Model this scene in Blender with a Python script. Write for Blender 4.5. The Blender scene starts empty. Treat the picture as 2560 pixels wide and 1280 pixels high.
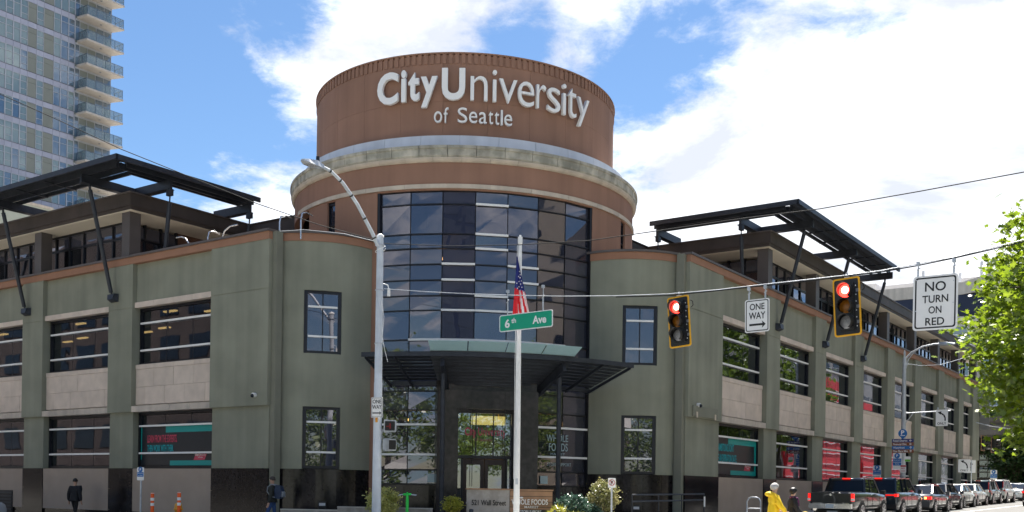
import bpy, bmesh, math, random
from mathutils import Vector, Matrix, Euler
random.seed(7)
C = bpy.context.scene.collection
PI = math.pi
rad = math.radians

# ------------------------------------------------------------------ frame of the place
# world: camera looks along +Y; the building's own axes are a (along the right wing) and b (along the left wing)
ANG = rad(54.9174)
RX, RY = math.cos(ANG), math.sin(ANG)
OX, OY = 0.31, 30.54
ZC = 1.6
def wor(a, b, z=0.0):
    return Vector((OX + a*RX - b*RY, OY + a*RY + b*RX, z))
def ground(a, b):
    return 0.25 + 0.0152*max(a, 0) + 0.008*min(a, 0) - 0.012*max(b-3, 0)

# ------------------------------------------------------------------ camera
cam = bpy.data.objects.new('camera', bpy.data.cameras.new('camera')); C.objects.link(cam)
ro = rad(0.8229); c_, s_ = math.cos(ro), math.sin(ro)
cam.matrix_world = Matrix(((c_, -s_, 0, 0), (0, 0, -1, 0), (s_, c_, 0, ZC), (0, 0, 0, 1)))
cam.data.sensor_width = 36; cam.data.lens = 36*2587/2560
cam.data.shift_y = (1224-640)/2560
cam.data.clip_start = 0.1; cam.data.clip_end = 3000
bpy.context.scene.camera = cam
def pix(u, v):                      # viewing ray of a photograph pixel, per metre of depth
    du, dv = u-1280, v-1224
    return Vector(((du*c_+dv*s_)/2587, 1.0, (-dv*c_+du*s_)/2587))

# ------------------------------------------------------------------ sun, sky, exposure
SUN_AZ, SUN_EL = rad(14), rad(60)
world = bpy.data.worlds.new('World'); bpy.context.scene.world = world; world.use_nodes = True
nt = world.node_tree; N = nt.nodes; Lk = nt.links; N.clear()
def wn(t, **k):
    n = N.new(t)
    for a, b in k.items(): setattr(n, a, b)
    return n
def math_(op, a, b=None, clamp=False):
    n = wn('ShaderNodeMath', operation=op, use_clamp=clamp)
    for i, x in enumerate((a, b)):
        if x is None: continue
        if isinstance(x, (int, float)): n.inputs[i].default_value = x
        else: Lk.new(x, n.inputs[i])
    return n.outputs[0]
sky = wn('ShaderNodeTexSky', sky_type='NISHITA', sun_disc=False, sun_elevation=SUN_EL, sun_rotation=SUN_AZ,
         air_density=1.0, dust_density=0.2, ozone_density=3.0)
tc = wn('ShaderNodeTexCoord')
nrm = wn('ShaderNodeVectorMath', operation='NORMALIZE'); Lk.new(tc.outputs['Generated'], nrm.inputs[0])
sep = wn('ShaderNodeSeparateXYZ'); Lk.new(nrm.outputs[0], sep.inputs[0])
den = math_('ADD', math_('ABSOLUTE', sep.outputs[2]), 0.22)
comb = wn('ShaderNodeCombineXYZ')
Lk.new(math_('DIVIDE', sep.outputs[0], den), comb.inputs[0]); Lk.new(math_('DIVIDE', sep.outputs[1], den), comb.inputs[1])
def noise(vec, scale, detail, rough, dist=0.0, off=(0, 0, 0)):
    mp = wn('ShaderNodeMapping'); mp.inputs['Location'].default_value = off; Lk.new(vec, mp.inputs[0])
    n = wn('ShaderNodeTexNoise'); n.inputs['Scale'].default_value = scale; n.inputs['Detail'].default_value = detail
    n.inputs['Roughness'].default_value = rough; n.inputs['Distortion'].default_value = dist
    Lk.new(mp.outputs[0], n.inputs['Vector']); return n.outputs[0]
big = noise(comb.outputs[0], 1.6, 3, .5, .3, (3.1, 1.2, 0))
fine = noise(comb.outputs[0], 4.6, 9, .62, .35, (0.4, 5.2, 2))
wisp = noise(comb.outputs[0], 15, 6, .65, .2, (7.4, 2.2, 1))
cov = math_('ADD', math_('ADD', math_('MULTIPLY', big, .55), math_('MULTIPLY', fine, 1.0)), math_('MULTIPLY', wisp, .42))
# cloud banks and clear gaps of this sky: (pixel, tightness, amount)
for (u, v, sg_, w) in ((430, 150, 170, -.45), (400, 380, 120, -.25), (560, 250, 80, -.14), (650, 380, 90, -.08), (560, 40, 70, .20), (640, 150, 60, .22), (710, 240, 55, .22), (770, 300, 45, .20),
                     (900, 110, 130, .25), (1080, 60, 120, .22), (830, 190, 60, .15), (1300, 90, 70, -.30), (740, 90, 50, -.12), (1620, 230, 110, -.28), (1780, 150, 90, -.20), (1850, 260, 60, -.12), (1560, 130, 60, -.10),
                     (1480, 60, 100, .12), (1700, 30, 120, .08), (2250, 250, 350, .33), (1750, 430, 160, .25), (2100, 600, 300, .25), (560, 480, 100, .24), (690, 550, 80, .25), (380, 540, 90, .14)):
    k = (2587/sg_)**2
    d = pix(u, v).normalized()
    dt = wn('ShaderNodeVectorMath', operation='DOT_PRODUCT'); Lk.new(nrm.outputs[0], dt.inputs[0]); dt.inputs[1].default_value = d
    g = math_('POWER', 2.71828, math_('MULTIPLY', math_('SUBTRACT', dt.outputs['Value'], 1.0), float(k)))
    cov = math_('ADD', cov, math_('MULTIPLY', g, w))
cov = math_('SUBTRACT', cov, .245)
ramp = wn('ShaderNodeValToRGB'); ramp.color_ramp.elements[0].position = .68; ramp.color_ramp.elements[1].position = 1.03
ramp.color_ramp.interpolation = 'EASE'
Lk.new(cov, ramp.inputs[0])
shade = wn('ShaderNodeValToRGB'); shade.color_ramp.elements[0].position = .40; shade.color_ramp.elements[1].position = .72
shade.color_ramp.elements[0].color = (.41, .435, .495, 1); shade.color_ramp.elements[1].color = (1, 1, 1, 1)
Lk.new(noise(comb.outputs[0], 2.6, 8, .6, .3, (9, 4, 0)), shade.inputs[0])
b1 = wn('ShaderNodeBackground'); b1.inputs[1].default_value = 0.043
hsv = wn('ShaderNodeHueSaturation'); hsv.inputs['Saturation'].default_value = 1.12; Lk.new(sky.outputs[0], hsv.inputs['Color'])
Lk.new(hsv.outputs[0], b1.inputs[0])
b2 = wn('ShaderNodeBackground'); b2.inputs[1].default_value = 0.6; Lk.new(shade.outputs[0], b2.inputs[0])
mx = wn('ShaderNodeMixShader'); Lk.new(ramp.outputs[0], mx.inputs[0]); Lk.new(b1.outputs[0], mx.inputs[1]); Lk.new(b2.outputs[0], mx.inputs[2])
out = wn('ShaderNodeOutputWorld'); Lk.new(mx.outputs[0], out.inputs[0])
sun = bpy.data.objects.new('sun', bpy.data.lights.new('sun', 'SUN')); C.objects.link(sun)
sun.data.energy = 5.0; sun.data.angle = rad(.55); sun.data.color = (1, .95, .87)
sd = Vector((math.sin(SUN_AZ)*math.cos(SUN_EL), math.cos(SUN_AZ)*math.cos(SUN_EL), math.sin(SUN_EL)))
sun.rotation_euler = sd.to_track_quat('Z', 'Y').to_euler()
vs = bpy.context.scene.view_settings
vs.view_transform = 'Standard'; vs.look = 'None'; vs.exposure = 1.8; vs.gamma = 1; vs.use_curve_mapping = False
bpy.context.scene.cycles.max_bounces = 8
bpy.context.scene.cycles.transparent_max_bounces = 12
bpy.context.scene.cycles.sample_clamp_indirect = 4

# ------------------------------------------------------------------ materials
M = {}
def mat(name, col, rough=.7, metal=0., var=.12, scale=1.2, bump=0., bscale=40, streak=0., rnd=.0, spec=.5, emis=None, estr=0., ior=1.45, coat=0., col2=None):
    m = bpy.data.materials.new(name); m.use_nodes = True; t = m.node_tree; n = t.nodes; l = t.links
    p = n['Principled BSDF']
    p.inputs['Roughness'].default_value = rough; p.inputs['Metallic'].default_value = metal
    p.inputs['Specular IOR Level'].default_value = spec; p.inputs['IOR'].default_value = ior
    if coat: p.inputs['Coat Weight'].default_value = coat; p.inputs['Coat Roughness'].default_value = .04
    geo = n.new('ShaderNodeNewGeometry')
    def nz(sc, det=4, vec=None, stretch=None):
        x = n.new('ShaderNodeTexNoise'); x.inputs['Scale'].default_value = sc; x.inputs['Detail'].default_value = det
        src = geo.outputs['Position']
        if stretch:
            mp = n.new('ShaderNodeMapping'); mp.inputs['Scale'].default_value = stretch; l.new(src, mp.inputs[0]); src = mp.outputs[0]
        l.new(src, x.inputs['Vector']); return x.outputs[0]
    def mul(a, b):
        x = n.new('ShaderNodeMath'); x.operation = 'MULTIPLY'
        for i, q in enumerate((a, b)):
            if isinstance(q, (int, float)): x.inputs[i].default_value = q
            else: l.new(q, x.inputs[i])
        return x.outputs[0]
    def rng(a, lo, hi, f0=.3, f1=.7):
        x = n.new('ShaderNodeMapRange'); x.inputs[1].default_value = f0; x.inputs[2].default_value = f1
        x.inputs[3].default_value = lo; x.inputs[4].default_value = hi; l.new(a, x.inputs[0]); return x.outputs[0]
    val = None
    if var: val = rng(nz(scale, 6), 1-var, 1+var)
    if streak:
        s = rng(nz(1.0, 5, stretch=(2.2, 2.2, .12)), 1-streak, 1+streak*.5)
        val = s if val is None else mul(val, s)
    if rnd:
        oi = n.new('ShaderNodeObjectInfo'); r = rng(oi.outputs['Random'], 1-rnd, 1+rnd, 0, 1)
        val = r if val is None else mul(val, r)
    base = None
    if col2:
        cm = n.new('ShaderNodeMix'); cm.data_type = 'RGBA'; cm.inputs[6].default_value = (*col, 1); cm.inputs[7].default_value = (*col2, 1)
        l.new(rng(nz(scale*1.7, 7), 0, 1, .45, .6), cm.inputs[0]); base = cm.outputs[2]
    if val is not None:
        x = n.new('ShaderNodeVectorMath'); x.operation = 'SCALE'
        if base is not None: l.new(base, x.inputs[0])
        else: x.inputs[0].default_value = col
        l.new(val, x.inputs['Scale']); l.new(x.outputs[0], p.inputs['Base Color'])
    elif base is not None: l.new(base, p.inputs['Base Color'])
    else: p.inputs['Base Color'].default_value = (*col, 1)
    if bump:
        b = n.new('ShaderNodeBump'); b.inputs['Strength'].default_value = bump; b.inputs['Distance'].default_value = .02
        l.new(nz(bscale, 3), b.inputs['Height']); l.new(b.outputs[0], p.inputs['Normal'])
    if emis:
        p.inputs['Emission Color'].default_value = (*emis, 1); p.inputs['Emission Strength'].default_value = estr
    M[name] = m; return m

mat('olive_stucco', (.243, .247, .19), .9, var=.12, scale=.7, bump=.45, bscale=50, streak=.13)
mat('olive_trim', (.20, .20, .155), .9, var=.08, bump=.3, bscale=60)
mat('brown_band', (.31, .16, .10), .85, var=.08, bump=.2, bscale=60, streak=.06)
mat('brown_drum', (.30, .165, .112), .85, var=.09, scale=.5, bump=.25, bscale=60, streak=.12, rnd=.03)
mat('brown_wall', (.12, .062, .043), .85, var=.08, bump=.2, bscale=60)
mat('coping', (.10, .085, .08), .5, var=.1)
mat('fascia', (.062, .048, .042), .6, var=.15, streak=.15)
mat('soffit', (.74, .66, .54), .85, var=.06, scale=.8, bump=.1, bscale=30)
mat('stone', (.60, .50, .42), .8, var=.10, scale=2.2, bump=.15, bscale=50, rnd=.06)
mat('stone_belt', (.52, .45, .38), .8, var=.14, scale=2.2, bump=.15, bscale=50, streak=.22, rnd=.05)
mat('base_stucco', (.38, .30, .24), .9, var=.06, bump=.35, bscale=60)
mat('granite', (.016, .014, .015), .16, spec=.3, var=.5, scale=9, rnd=.2, ior=1.5, streak=.3)
mat('portal_granite', (.042, .037, .036), .2, spec=.3, var=.35, scale=5, rnd=.15, streak=.2)
mat('canopy_pan', (.24, .25, .26), .6, var=.1)
mat('weathered_stone', (.46, .425, .35), .85, var=.18, scale=1.6, bump=.3, bscale=30, streak=.35, rnd=.08, col2=(.33, .315, .255))
mat('cream_stone', (.55, .47, .38), .8, var=.12, scale=2, bump=.15, bscale=40, streak=.15, rnd=.05)
mat('band_metal', (.62, .63, .66), .45, .35, var=.08, streak=.10)
mat('letter_white', (.86, .85, .83), .45, var=.03)
mat('black_steel', (.026, .030, .040), .45, .2, var=.25, scale=4)
mat('dark_frame', (.012, .013, .018), .35, .2, var=.1)
mat('bronze_frame', (.035, .022, .02), .4, .3, var=.1)
mat('white_bar', (.80, .79, .77), .4, var=.03)
mat('steel_bright', (.62, .62, .62), .25, .9, var=.1)
mat('galvanised', (.50, .53, .57), .5, .35, var=.14, scale=5, streak=.2)
mat('pole_paint', (.60, .645, .70), .5, .1, var=.10, scale=3, streak=.22)
mat('white_paint', (.80, .80, .79), .5, var=.05, scale=6, streak=.05)
mat('sign_white', (.82, .815, .80), .5, var=.03, scale=4)
mat('sign_black', (.012, .012, .013), .5, var=0)
mat('sign_green', (.0, .33, .19), .45, var=.04)
mat('sign_red', (.45, .03, .04), .5, var=0)
mat('sign_blue', (.015, .14, .42), .5, var=.03)
mat('sign_navy', (.025, .03, .16), .5, var=.03)
mat('sign_brown', (.20, .06, .02), .5, var=.03)
mat('sign_lime', (.15, .5, .05), .5, var=.03)
mat('signal_black', (.016, .016, .017), .45, var=.2)
mat('signal_yellow', (.85, .42, .01), .5, var=.05)
mat('lens_red', (.6, .01, .01), .3, var=0, emis=(1, .03, .02), estr=2.4)
mat('lens_red_core', (.9, .1, .08), .3, var=0, emis=(1, .42, .30), estr=4)
mat('lens_amber', (.33, .12, .012), .25, var=.2, scale=20)
mat('lens_clear', (.33, .33, .34), .2, var=.25, scale=25)
mat('hand_led', (.1, .01, .01), .4, var=0, emis=(1, .02, .02), estr=.02)
mat('orange_plastic', (.85, .11, .01), .5, var=.06)
mat('hydrant_yellow', (.68, .32, .03), .5, var=.12, scale=8)
mat('scooter_green', (.02, .62, .08), .35, var=.04)
mat('concrete', (.38, .35, .32), .9, var=.14, scale=2, bump=.2, bscale=25, streak=.15, col2=(.31, .285, .255))
mat('concrete_pale', (.52, .49, .44), .9, var=.1, scale=1, bump=.1, streak=.2)
mat('cedar', (.30, .175, .105), .7, var=.18, scale=3, rnd=.12)
mat('asphalt', (.115, .113, .110), .9, var=.18, scale=1.5, bump=.4, bscale=80)
mat('sidewalk', (.40, .39, .36), .9, var=.12, scale=1.2, bump=.25, bscale=50)
mat('road_paint', (.72, .71, .68), .7, var=.12, scale=5)
mat('concrete_ground', (.26, .25, .235), .9, var=.2, scale=.3)
mat('soil', (.06, .045, .035), .95, var=.3, scale=6, bump=.5)
mat('teal_print', (.0, .29, .275), .4, var=.06)
mat('teal_type', (.0, .34, .38), .4, var=0)
mat('pink_type', (.55, .06, .11), .4, var=0)
mat('banner_dark', (.016, .022, .03), .3, var=.1)
mat('frost_type', (.30, .40, .42), .5, var=.05)
mat('pink_film', (.36, .10, .13), .5, var=.05)
mat('paper', (.45, .55, .54), .6, var=.05)
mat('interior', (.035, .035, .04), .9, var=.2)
mat('interior_warm', (.30, .25, .17), .9, var=.2)
mat('ceiling_lamp', (.8, .6, .3), .5, var=0, emis=(1, .62, .2), estr=.9)
mat('down_lamp', (.8, .5, .3), .5, var=0, emis=(1, .5, .2), estr=.8)
mat('apt_band', (.34, .35, .43), .5, .15, var=.05, rnd=.05)
mat('apt_beige', (.185, .20, .182), .7, var=.04, rnd=.05)
mat('apt_frame', (.36, .38, .42), .5, .2, var=.05)
mat('apt_slab', (.44, .405, .365), .8, var=.06, streak=.08)
mat('apt_podium', (.42, .43, .35), .9, var=.06, bump=.1)
mat('apt_rail', (.10, .13, .17), .4, .3, var=.05)
mat('cream_siding', (.66, .62, .54), .8, var=.05, streak=.06)
mat('green_siding', (.27, .31, .23), .8, var=.05)
mat('navy_band', (.010, .018, .048), .4, var=.1)
mat('white_roof', (.62, .60, .60), .7, var=.05)
mat('beam_concrete', (.13, .12, .11), .9, var=.15, streak=.2)
mat('brick_dark', (.05, .035, .03), .9, var=.2)
mat('glass_block', (.16, .17, .16), .3, var=.15)
mat('beige_block', (.42, .36, .28), .8, var=.06)
mat('grey_block', (.24, .23, .22), .4, var=.1)
mat('red_awning', (.55, .02, .03), .6, var=.1)
mat('rubber', (.018, .018, .019), .8, var=.15)
mat('alloy', (.55, .55, .57), .3, .8, var=.05)
mat('chrome', (.75, .75, .76), .15, 1, var=0)
mat('car_glass', (.010, .014, .022), .015, var=0, ior=1.42, spec=.4)
mat('plastic_dark', (.02, .02, .022), .6, var=.1)
mat('tail_red', (.35, .01, .012), .25, var=0)
mat('tail_lit', (.5, .01, .01), .25, var=0, emis=(1, .015, .01), estr=.35)
mat('tail_amber', (.7, .3, .05), .3, var=0, emis=(1, .45, .1), estr=1.2)
mat('plate', (.55, .62, .70), .5, var=.1, scale=30)
for nme, col in (('paint_black', (.012, .014, .017)), ('paint_teal_black', (.014, .024, .034)), ('paint_grey', (.075, .075, .08)), ('paint_ink', (.010, .012, .02)),
                 ('paint_white', (.74, .74, .70)), ('paint_pearl', (.66, .68, .64)), ('paint_green_grey', (.10, .13, .125)), ('paint_silver', (.42, .45, .48)), ('paint_maroon', (.10, .01, .012))):
    mat(nme, col, .28, .1, var=0, coat=1.0)
mat('skin', (.45, .27, .19), .6, var=.04)
mat('skin_light', (.55, .36, .28), .6, var=.04)
mat('hair_grey', (.46, .44, .43), .7, var=.2, scale=60)
mat('hair_black', (.012, .010, .010), .5, var=.2, scale=60)
mat('hair_brown', (.05, .038, .03), .6, var=.2, scale=60)
mat('coat_yellow', (.85, .56, .012), .65, var=.10, scale=9, bump=.5, bscale=14)
mat('coat_black', (.014, .014, .017), .8, var=.2, scale=9, bump=.5, bscale=14)
mat('coat_green', (.022, .024, .020), .8, var=.2, scale=9, bump=.5, bscale=14)
mat('jeans', (.03, .07, .19), .8, var=.2, scale=12, bump=.3, bscale=20)
mat('trousers_black', (.012, .012, .014), .85, var=.2)
mat('shoe', (.03, .03, .03), .6, var=.1)
mat('scarf', (.16, .02, .10), .8, var=.5, scale=30, col2=(.03, .02, .06))
mat('backpack_blue', (.015, .03, .07), .6, var=.2, scale=14)
mat('backpack_grey', (.22, .24, .27), .6, var=.1)
mat('flag_blue', (.02, .03, .20), .7, var=.08)
mat('flag_red', (.72, .02, .03), .7, var=.08)
mat('flag_white', (.80, .78, .78), .7, var=.05)
mat('bark', (.10, .08, .06), .95, var=.3, scale=8, bump=.6, bscale=25)

def glossy_glass(name, tint, base, trans, wob=.0, f0=.22, gcol=(.80, .84, .95)):
    m = bpy.data.materials.new(name); m.use_nodes = True; t = m.node_tree; n = t.nodes; l = t.links; n.clear()
    o = n.new('ShaderNodeOutputMaterial')
    g = n.new('ShaderNodeBsdfGlossy'); g.inputs['Roughness'].default_value = .015; g.inputs['Color'].default_value = (*gcol, 1)
    tr = n.new('ShaderNodeBsdfTransparent'); tr.inputs[0].default_value = (*tint, 1)
    df = n.new('ShaderNodeBsdfDiffuse'); df.inputs[0].default_value = (*base, 1)
    a = n.new('ShaderNodeMixShader'); a.inputs[0].default_value = trans; l.new(df.outputs[0], a.inputs[1]); l.new(tr.outputs[0], a.inputs[2])
    lw = n.new('ShaderNodeLayerWeight'); lw.inputs[0].default_value = .5
    pw = n.new('ShaderNodeMath'); pw.operation = 'POWER'; pw.inputs[1].default_value = 4.0; l.new(lw.outputs['Facing'], pw.inputs[0])
    mr = n.new('ShaderNodeMapRange'); mr.inputs[3].default_value = f0; mr.inputs[4].default_value = .95
    l.new(pw.outputs[0], mr.inputs[0])
    b = n.new('ShaderNodeMixShader'); l.new(mr.outputs[0], b.inputs[0]); l.new(a.outputs[0], b.inputs[1]); l.new(g.outputs[0], b.inputs[2])
    if wob:
        geo = n.new('ShaderNodeNewGeometry'); x = n.new('ShaderNodeTexNoise'); x.inputs['Scale'].default_value = .55; x.inputs['Detail'].default_value = 1.5
        l.new(geo.outputs['Position'], x.inputs['Vector'])
        bp = n.new('ShaderNodeBump'); bp.inputs['Strength'].default_value = 1.0; bp.inputs['Distance'].default_value = wob
        l.new(x.outputs[0], bp.inputs['Height']); l.new(bp.outputs[0], g.inputs['Normal'])
    l.new(b.outputs[0], o.inputs[0]); M[name] = m
glossy_glass('wing_glass', (.55, .58, .62), (.01, .012, .016), .75, .006, .13)
glossy_glass('tower_glass', (.4, .45, .55), (.030, .033, .050), .25, .010, .14, (.92, .88, .94))
glossy_glass('spandrel_glass', (0, 0, 0), (.044, .047, .066), .0, .008, .12, (.92, .88, .94))
glossy_glass('door_glass', (.62, .72, .70), (.05, .06, .06), .75, .008, .20)
glossy_glass('apt_glass', (.5, .6, .6), (.155, .205, .20), .0, .004, .15, (.75, .85, .92))
glossy_glass('apt_glass_dark', (.5, .6, .6), (.06, .09, .12), .0, .006, .22, (.75, .85, .95))
glossy_glass('rail_glass', (.74, .79, .79), (.26, .28, .275), .72, 0, .10, (.8, .9, .9))

def leaf_mat(name, c1, c2, trans=.5):
    m = bpy.data.materials.new(name); m.use_nodes = True; t = m.node_tree; n = t.nodes; l = t.links; n.clear()
    o = n.new('ShaderNodeOutputMaterial'); geo = n.new('ShaderNodeNewGeometry')
    x = n.new('ShaderNodeTexNoise'); x.inputs['Scale'].default_value = 2.2; x.inputs['Detail'].default_value = 6; x.inputs['Roughness'].default_value = .8
    l.new(geo.outputs['Position'], x.inputs['Vector'])
    cm = n.new('ShaderNodeMix'); cm.data_type = 'RGBA'; cm.inputs[6].default_value = (*c1, 1); cm.inputs[7].default_value = (*c2, 1)
    mr = n.new('ShaderNodeMapRange'); mr.inputs[1].default_value = .35; mr.inputs[2].default_value = .65; l.new(x.outputs[0], mr.inputs[0]); l.new(mr.outputs[0], cm.inputs[0])
    d = n.new('ShaderNodeBsdfDiffuse'); tl = n.new('ShaderNodeBsdfTranslucent'); g = n.new('ShaderNodeBsdfGlossy'); g.inputs['Roughness'].default_value = .35
    l.new(cm.outputs[2], d.inputs[0]); l.new(cm.outputs[2], tl.inputs[0])
    a = n.new('ShaderNodeMixShader'); a.inputs[0].default_value = trans; l.new(d.outputs[0], a.inputs[1]); l.new(tl.outputs[0], a.inputs[2])
    b = n.new('ShaderNodeMixShader'); b.inputs[0].default_value = .05; l.new(a.outputs[0], b.inputs[1]); l.new(g.outputs[0], b.inputs[2])
    l.new(b.outputs[0], o.inputs[0]); M[name] = m
leaf_mat('canopy_glass', (.55, .72, .70), (.62, .78, .76), .6)
leaf_mat('maple_leaf', (.07, .14, .008), (.25, .32, .016), .52)
leaf_mat('street_leaf', (.07, .13, .02), (.20, .26, .035), .45)
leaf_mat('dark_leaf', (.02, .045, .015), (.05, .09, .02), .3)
leaf_mat('variegated_leaf', (.36, .38, .08), (.72, .66, .24), .35)
leaf_mat('gold_leaf', (.24, .27, .03), (.44, .40, .05), .35)
leaf_mat('blue_green_leaf', (.03, .075, .05), (.07, .13, .09), .3)
leaf_mat('olive_leaf', (.12, .15, .05), (.30, .26, .10), .35)

# ------------------------------------------------------------------ mesh helpers
BASE = {}
class MB:
    def __init__(s, T=None): s.v = []; s.f = []; s.m = []; s.s = []; s.T = T
    def add(s, vs, fs, mi=0, smooth=False):
        o = len(s.v)
        for p in vs: s.v.append(tuple(s.T(p)) if s.T else tuple(p))
        for f in fs: s.f.append([i+o for i in f]); s.m.append(mi); s.s.append(smooth)
        return s
    def box(s, x0, x1, y0, y1, z0, z1, mi=0):
        return s.add([(x, y, z) for z in (z0, z1) for (x, y) in ((x0, y0), (x1, y0), (x1, y1), (x0, y1))],
                     [(3, 2, 1, 0), (4, 5, 6, 7), (0, 1, 5, 4), (1, 2, 6, 5), (2, 3, 7, 6), (3, 0, 4, 7)], mi)
    def bar(s, p0, p1, w, h, mi=0, up=(0, 0, 1)):
        p0, p1, up = Vector(p0), Vector(p1), Vector(up); d = (p1-p0).normalized()
        if abs(d.dot(up)) > .98: up = Vector((1, 0, 0))
        a = d.cross(up).normalized()*w/2; b = a.cross(d).normalized()*h/2
        vs = [q+i*a+j*b for q in (p0, p1) for (i, j) in ((-1, -1), (1, -1), (1, 1), (-1, 1))]
        return s.add(vs, [(3, 2, 1, 0), (4, 5, 6, 7), (0, 1, 5, 4), (1, 2, 6, 5), (2, 3, 7, 6), (3, 0, 4, 7)], mi)
    def tube(s, pts, r, n=10, mi=0, caps=True):
        pts = [Vector(p) for p in pts]; R = r if isinstance(r, (list, tuple)) else [r]*len(pts)
        ref = None; rings = []
        for i, p in enumerate(pts):
            d = (pts[min(i+1, len(pts)-1)]-pts[max(i-1, 0)]).normalized()
            if ref is None:
                ref = d.cross(Vector((0, 0, 1)))
                if ref.length < .05: ref = Vector((1, 0, 0))
            ref = (ref-d*ref.dot(d)).normalized(); b = d.cross(ref)
            rings.append([p+(ref*math.cos(2*PI*k/n)+b*math.sin(2*PI*k/n))*R[i] for k in range(n)])
        vs = [q for g in rings for q in g]
        fs = [(i*n+k, i*n+(k+1) % n, (i+1)*n+(k+1) % n, (i+1)*n+k) for i in range(len(pts)-1) for k in range(n)]
        s.add(vs, fs, mi, True)
        if caps:
            s.add(rings[0], [tuple(range(n-1, -1, -1))], mi); s.add(rings[-1], [tuple(range(n))], mi)
        return s
    def prism(s, poly, z0, z1, mi=0):
        n = len(poly)
        return s.add([(x, y, z0) for x, y in poly]+[(x, y, z1) for x, y in poly],
                     [tuple(range(n-1, -1, -1)), tuple(range(n, 2*n))]+[(i, (i+1) % n, n+(i+1) % n, n+i) for i in range(n)], mi)
    def prism_y(s, poly, y0, y1, mi=0):
        n = len(poly)
        return s.add([(x, y0, z) for x, z in poly]+[(x, y1, z) for x, z in poly],
                     [tuple(range(n)), tuple(range(2*n-1, n-1, -1))]+[(i, n+i, n+(i+1) % n, (i+1) % n) for i in range(n)], mi)
    def arc(s, cx, cy, prof, a0, a1, n, mi=0, smooth=False, caps=True):
        # closed (r, z) profile swept round a vertical axis from a0 to a1 degrees
        k = len(prof); vs = []
        for i in range(n+1):
            a = rad(a0+(a1-a0)*i/n); ca, sa = math.cos(a), math.sin(a)
            vs += [(cx+r*ca, cy+r*sa, z) for r, z in prof]
        for j in range(k):
            st = []
            for i in range(n+1): st += [vs[i*k+j], vs[i*k+(j+1) % k]]
            s.add(st, [(2*i, 2*i+1, 2*i+3, 2*i+2) for i in range(n)], mi, smooth)
        if caps and abs(a1-a0) < 359.9:
            s.add(vs[:k], [tuple(range(k))], mi); s.add(vs[-k:], [tuple(range(k-1, -1, -1))], mi)
        return s
    def ring(s, cx, cy, r0, r1, z0, z1, a0, a1, n, mi=0, smooth=False):
        return s.arc(cx, cy, [(r0, z0), (r1, z0), (r1, z1), (r0, z1)], a0, a1, n, mi, smooth)
    def ball(s, c, r, n=10, mi=0, sz=(1, 1, 1)):
        vs = []; fs = []; m = n//2
        for i in range(m+1):
            t = PI*i/m
            for k in range(n):
                a = 2*PI*k/n; vs.append((c[0]+r*sz[0]*math.sin(t)*math.cos(a), c[1]+r*sz[1]*math.sin(t)*math.sin(a), c[2]+r*sz[2]*math.cos(t)))
        fs = [(i*n+k, (i+1)*n+k, (i+1)*n+(k+1) % n, i*n+(k+1) % n) for i in range(m) for k in range(n)]
        return s.add(vs, fs, mi, True)
    def mesh(s, name, mats, off=None):
        me = bpy.data.meshes.new(name)
        v = s.v if off is None else [(x-off[0], y-off[1], z-off[2]) for x, y, z in s.v]
        me.from_pydata(v, [], s.f)
        for mm in (mats if isinstance(mats, (list, tuple)) else [mats]): me.materials.append(M[mm])
        me.polygons.foreach_set('material_index', s.m); me.polygons.foreach_set('use_smooth', s.s); me.update()
        return me
    def build(s, name, mats, parent=None, kind=None):
        root = parent
        while root is not None and root.parent is not None: root = root.parent
        return inst(s.mesh(name, mats, BASE.get(root.name) if root else None), name, parent, kind=kind)
def inst(me, name, parent=None, loc=(0, 0, 0), rot=(0, 0, 0), kind=None):
    o = bpy.data.objects.new(name, me); C.objects.link(o); o.parent = parent
    o.location = loc; o.rotation_euler = rot
    if kind: o['kind'] = kind
    return o
def thing(name, label, cat, base=None, loc=None, rz=None, group=None):
    o = bpy.data.objects.new(name, None); C.objects.link(o); o.empty_display_size = .2
    if base is not None:
        o.location = wor(*base); o.rotation_euler = (0, 0, ANG); BASE[o.name] = base
    else:
        o.location = loc; o.rotation_euler = (0, 0, rz or 0)
    o['label'] = label; o['category'] = cat
    if group: o['group'] = group
    return o
def tag(o, label, cat, group=None):
    o['label'] = label; o['category'] = cat
    if group: o['group'] = group
    return o
def copy_tree(o, parent=None):
    c = o.copy(); C.objects.link(c); c.parent = parent
    for ch in list(o.children): copy_tree(ch, c)
    return c
_tm = {}
def text_mesh(txt, w=None, h=None, depth=.004, bold=0.0, width_only=False, sc=None):
    """lettering as a mesh in its XY plane, fitted to a box w x h and centred"""
    cu = bpy.data.curves.new('txt', 'FONT'); cu.body = txt; cu.size = 1; cu.extrude = .5; cu.offset = bold; cu.resolution_u = 4
    ob = bpy.data.objects.new('txt', cu); C.objects.link(ob); bpy.context.view_layer.update()
    me = bpy.data.meshes.new_from_object(ob.evaluated_get(bpy.context.evaluated_depsgraph_get()))
    bpy.data.objects.remove(ob); bpy.data.curves.remove(cu)
    xs = [v.co.x for v in me.vertices]; ys = [v.co.y for v in me.vertices]
    x0, x1, y0, y1 = min(xs), max(xs), min(ys), max(ys)
    kx = w/(x1-x0) if w else h/(y1-y0); ky = h/(y1-y0) if h else kx
    for v in me.vertices:
        v.co.x = (v.co.x-(x0+x1)/2)*kx; v.co.y = (v.co.y-(y0+y1)/2)*ky; v.co.z = v.co.z*depth
    return me
def text(txt, parent, x, y, z, w, h, m, depth=.004, bold=.0, rz=0, name='lettering'):
    """lettering standing on a vertical face that looks along local -y"""
    me = text_mesh(txt, w, h, depth, bold); me.materials.clear(); me.materials.append(M[m])
    return inst(me, name, parent, (x, y, z), (PI/2, 0, rz))
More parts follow.
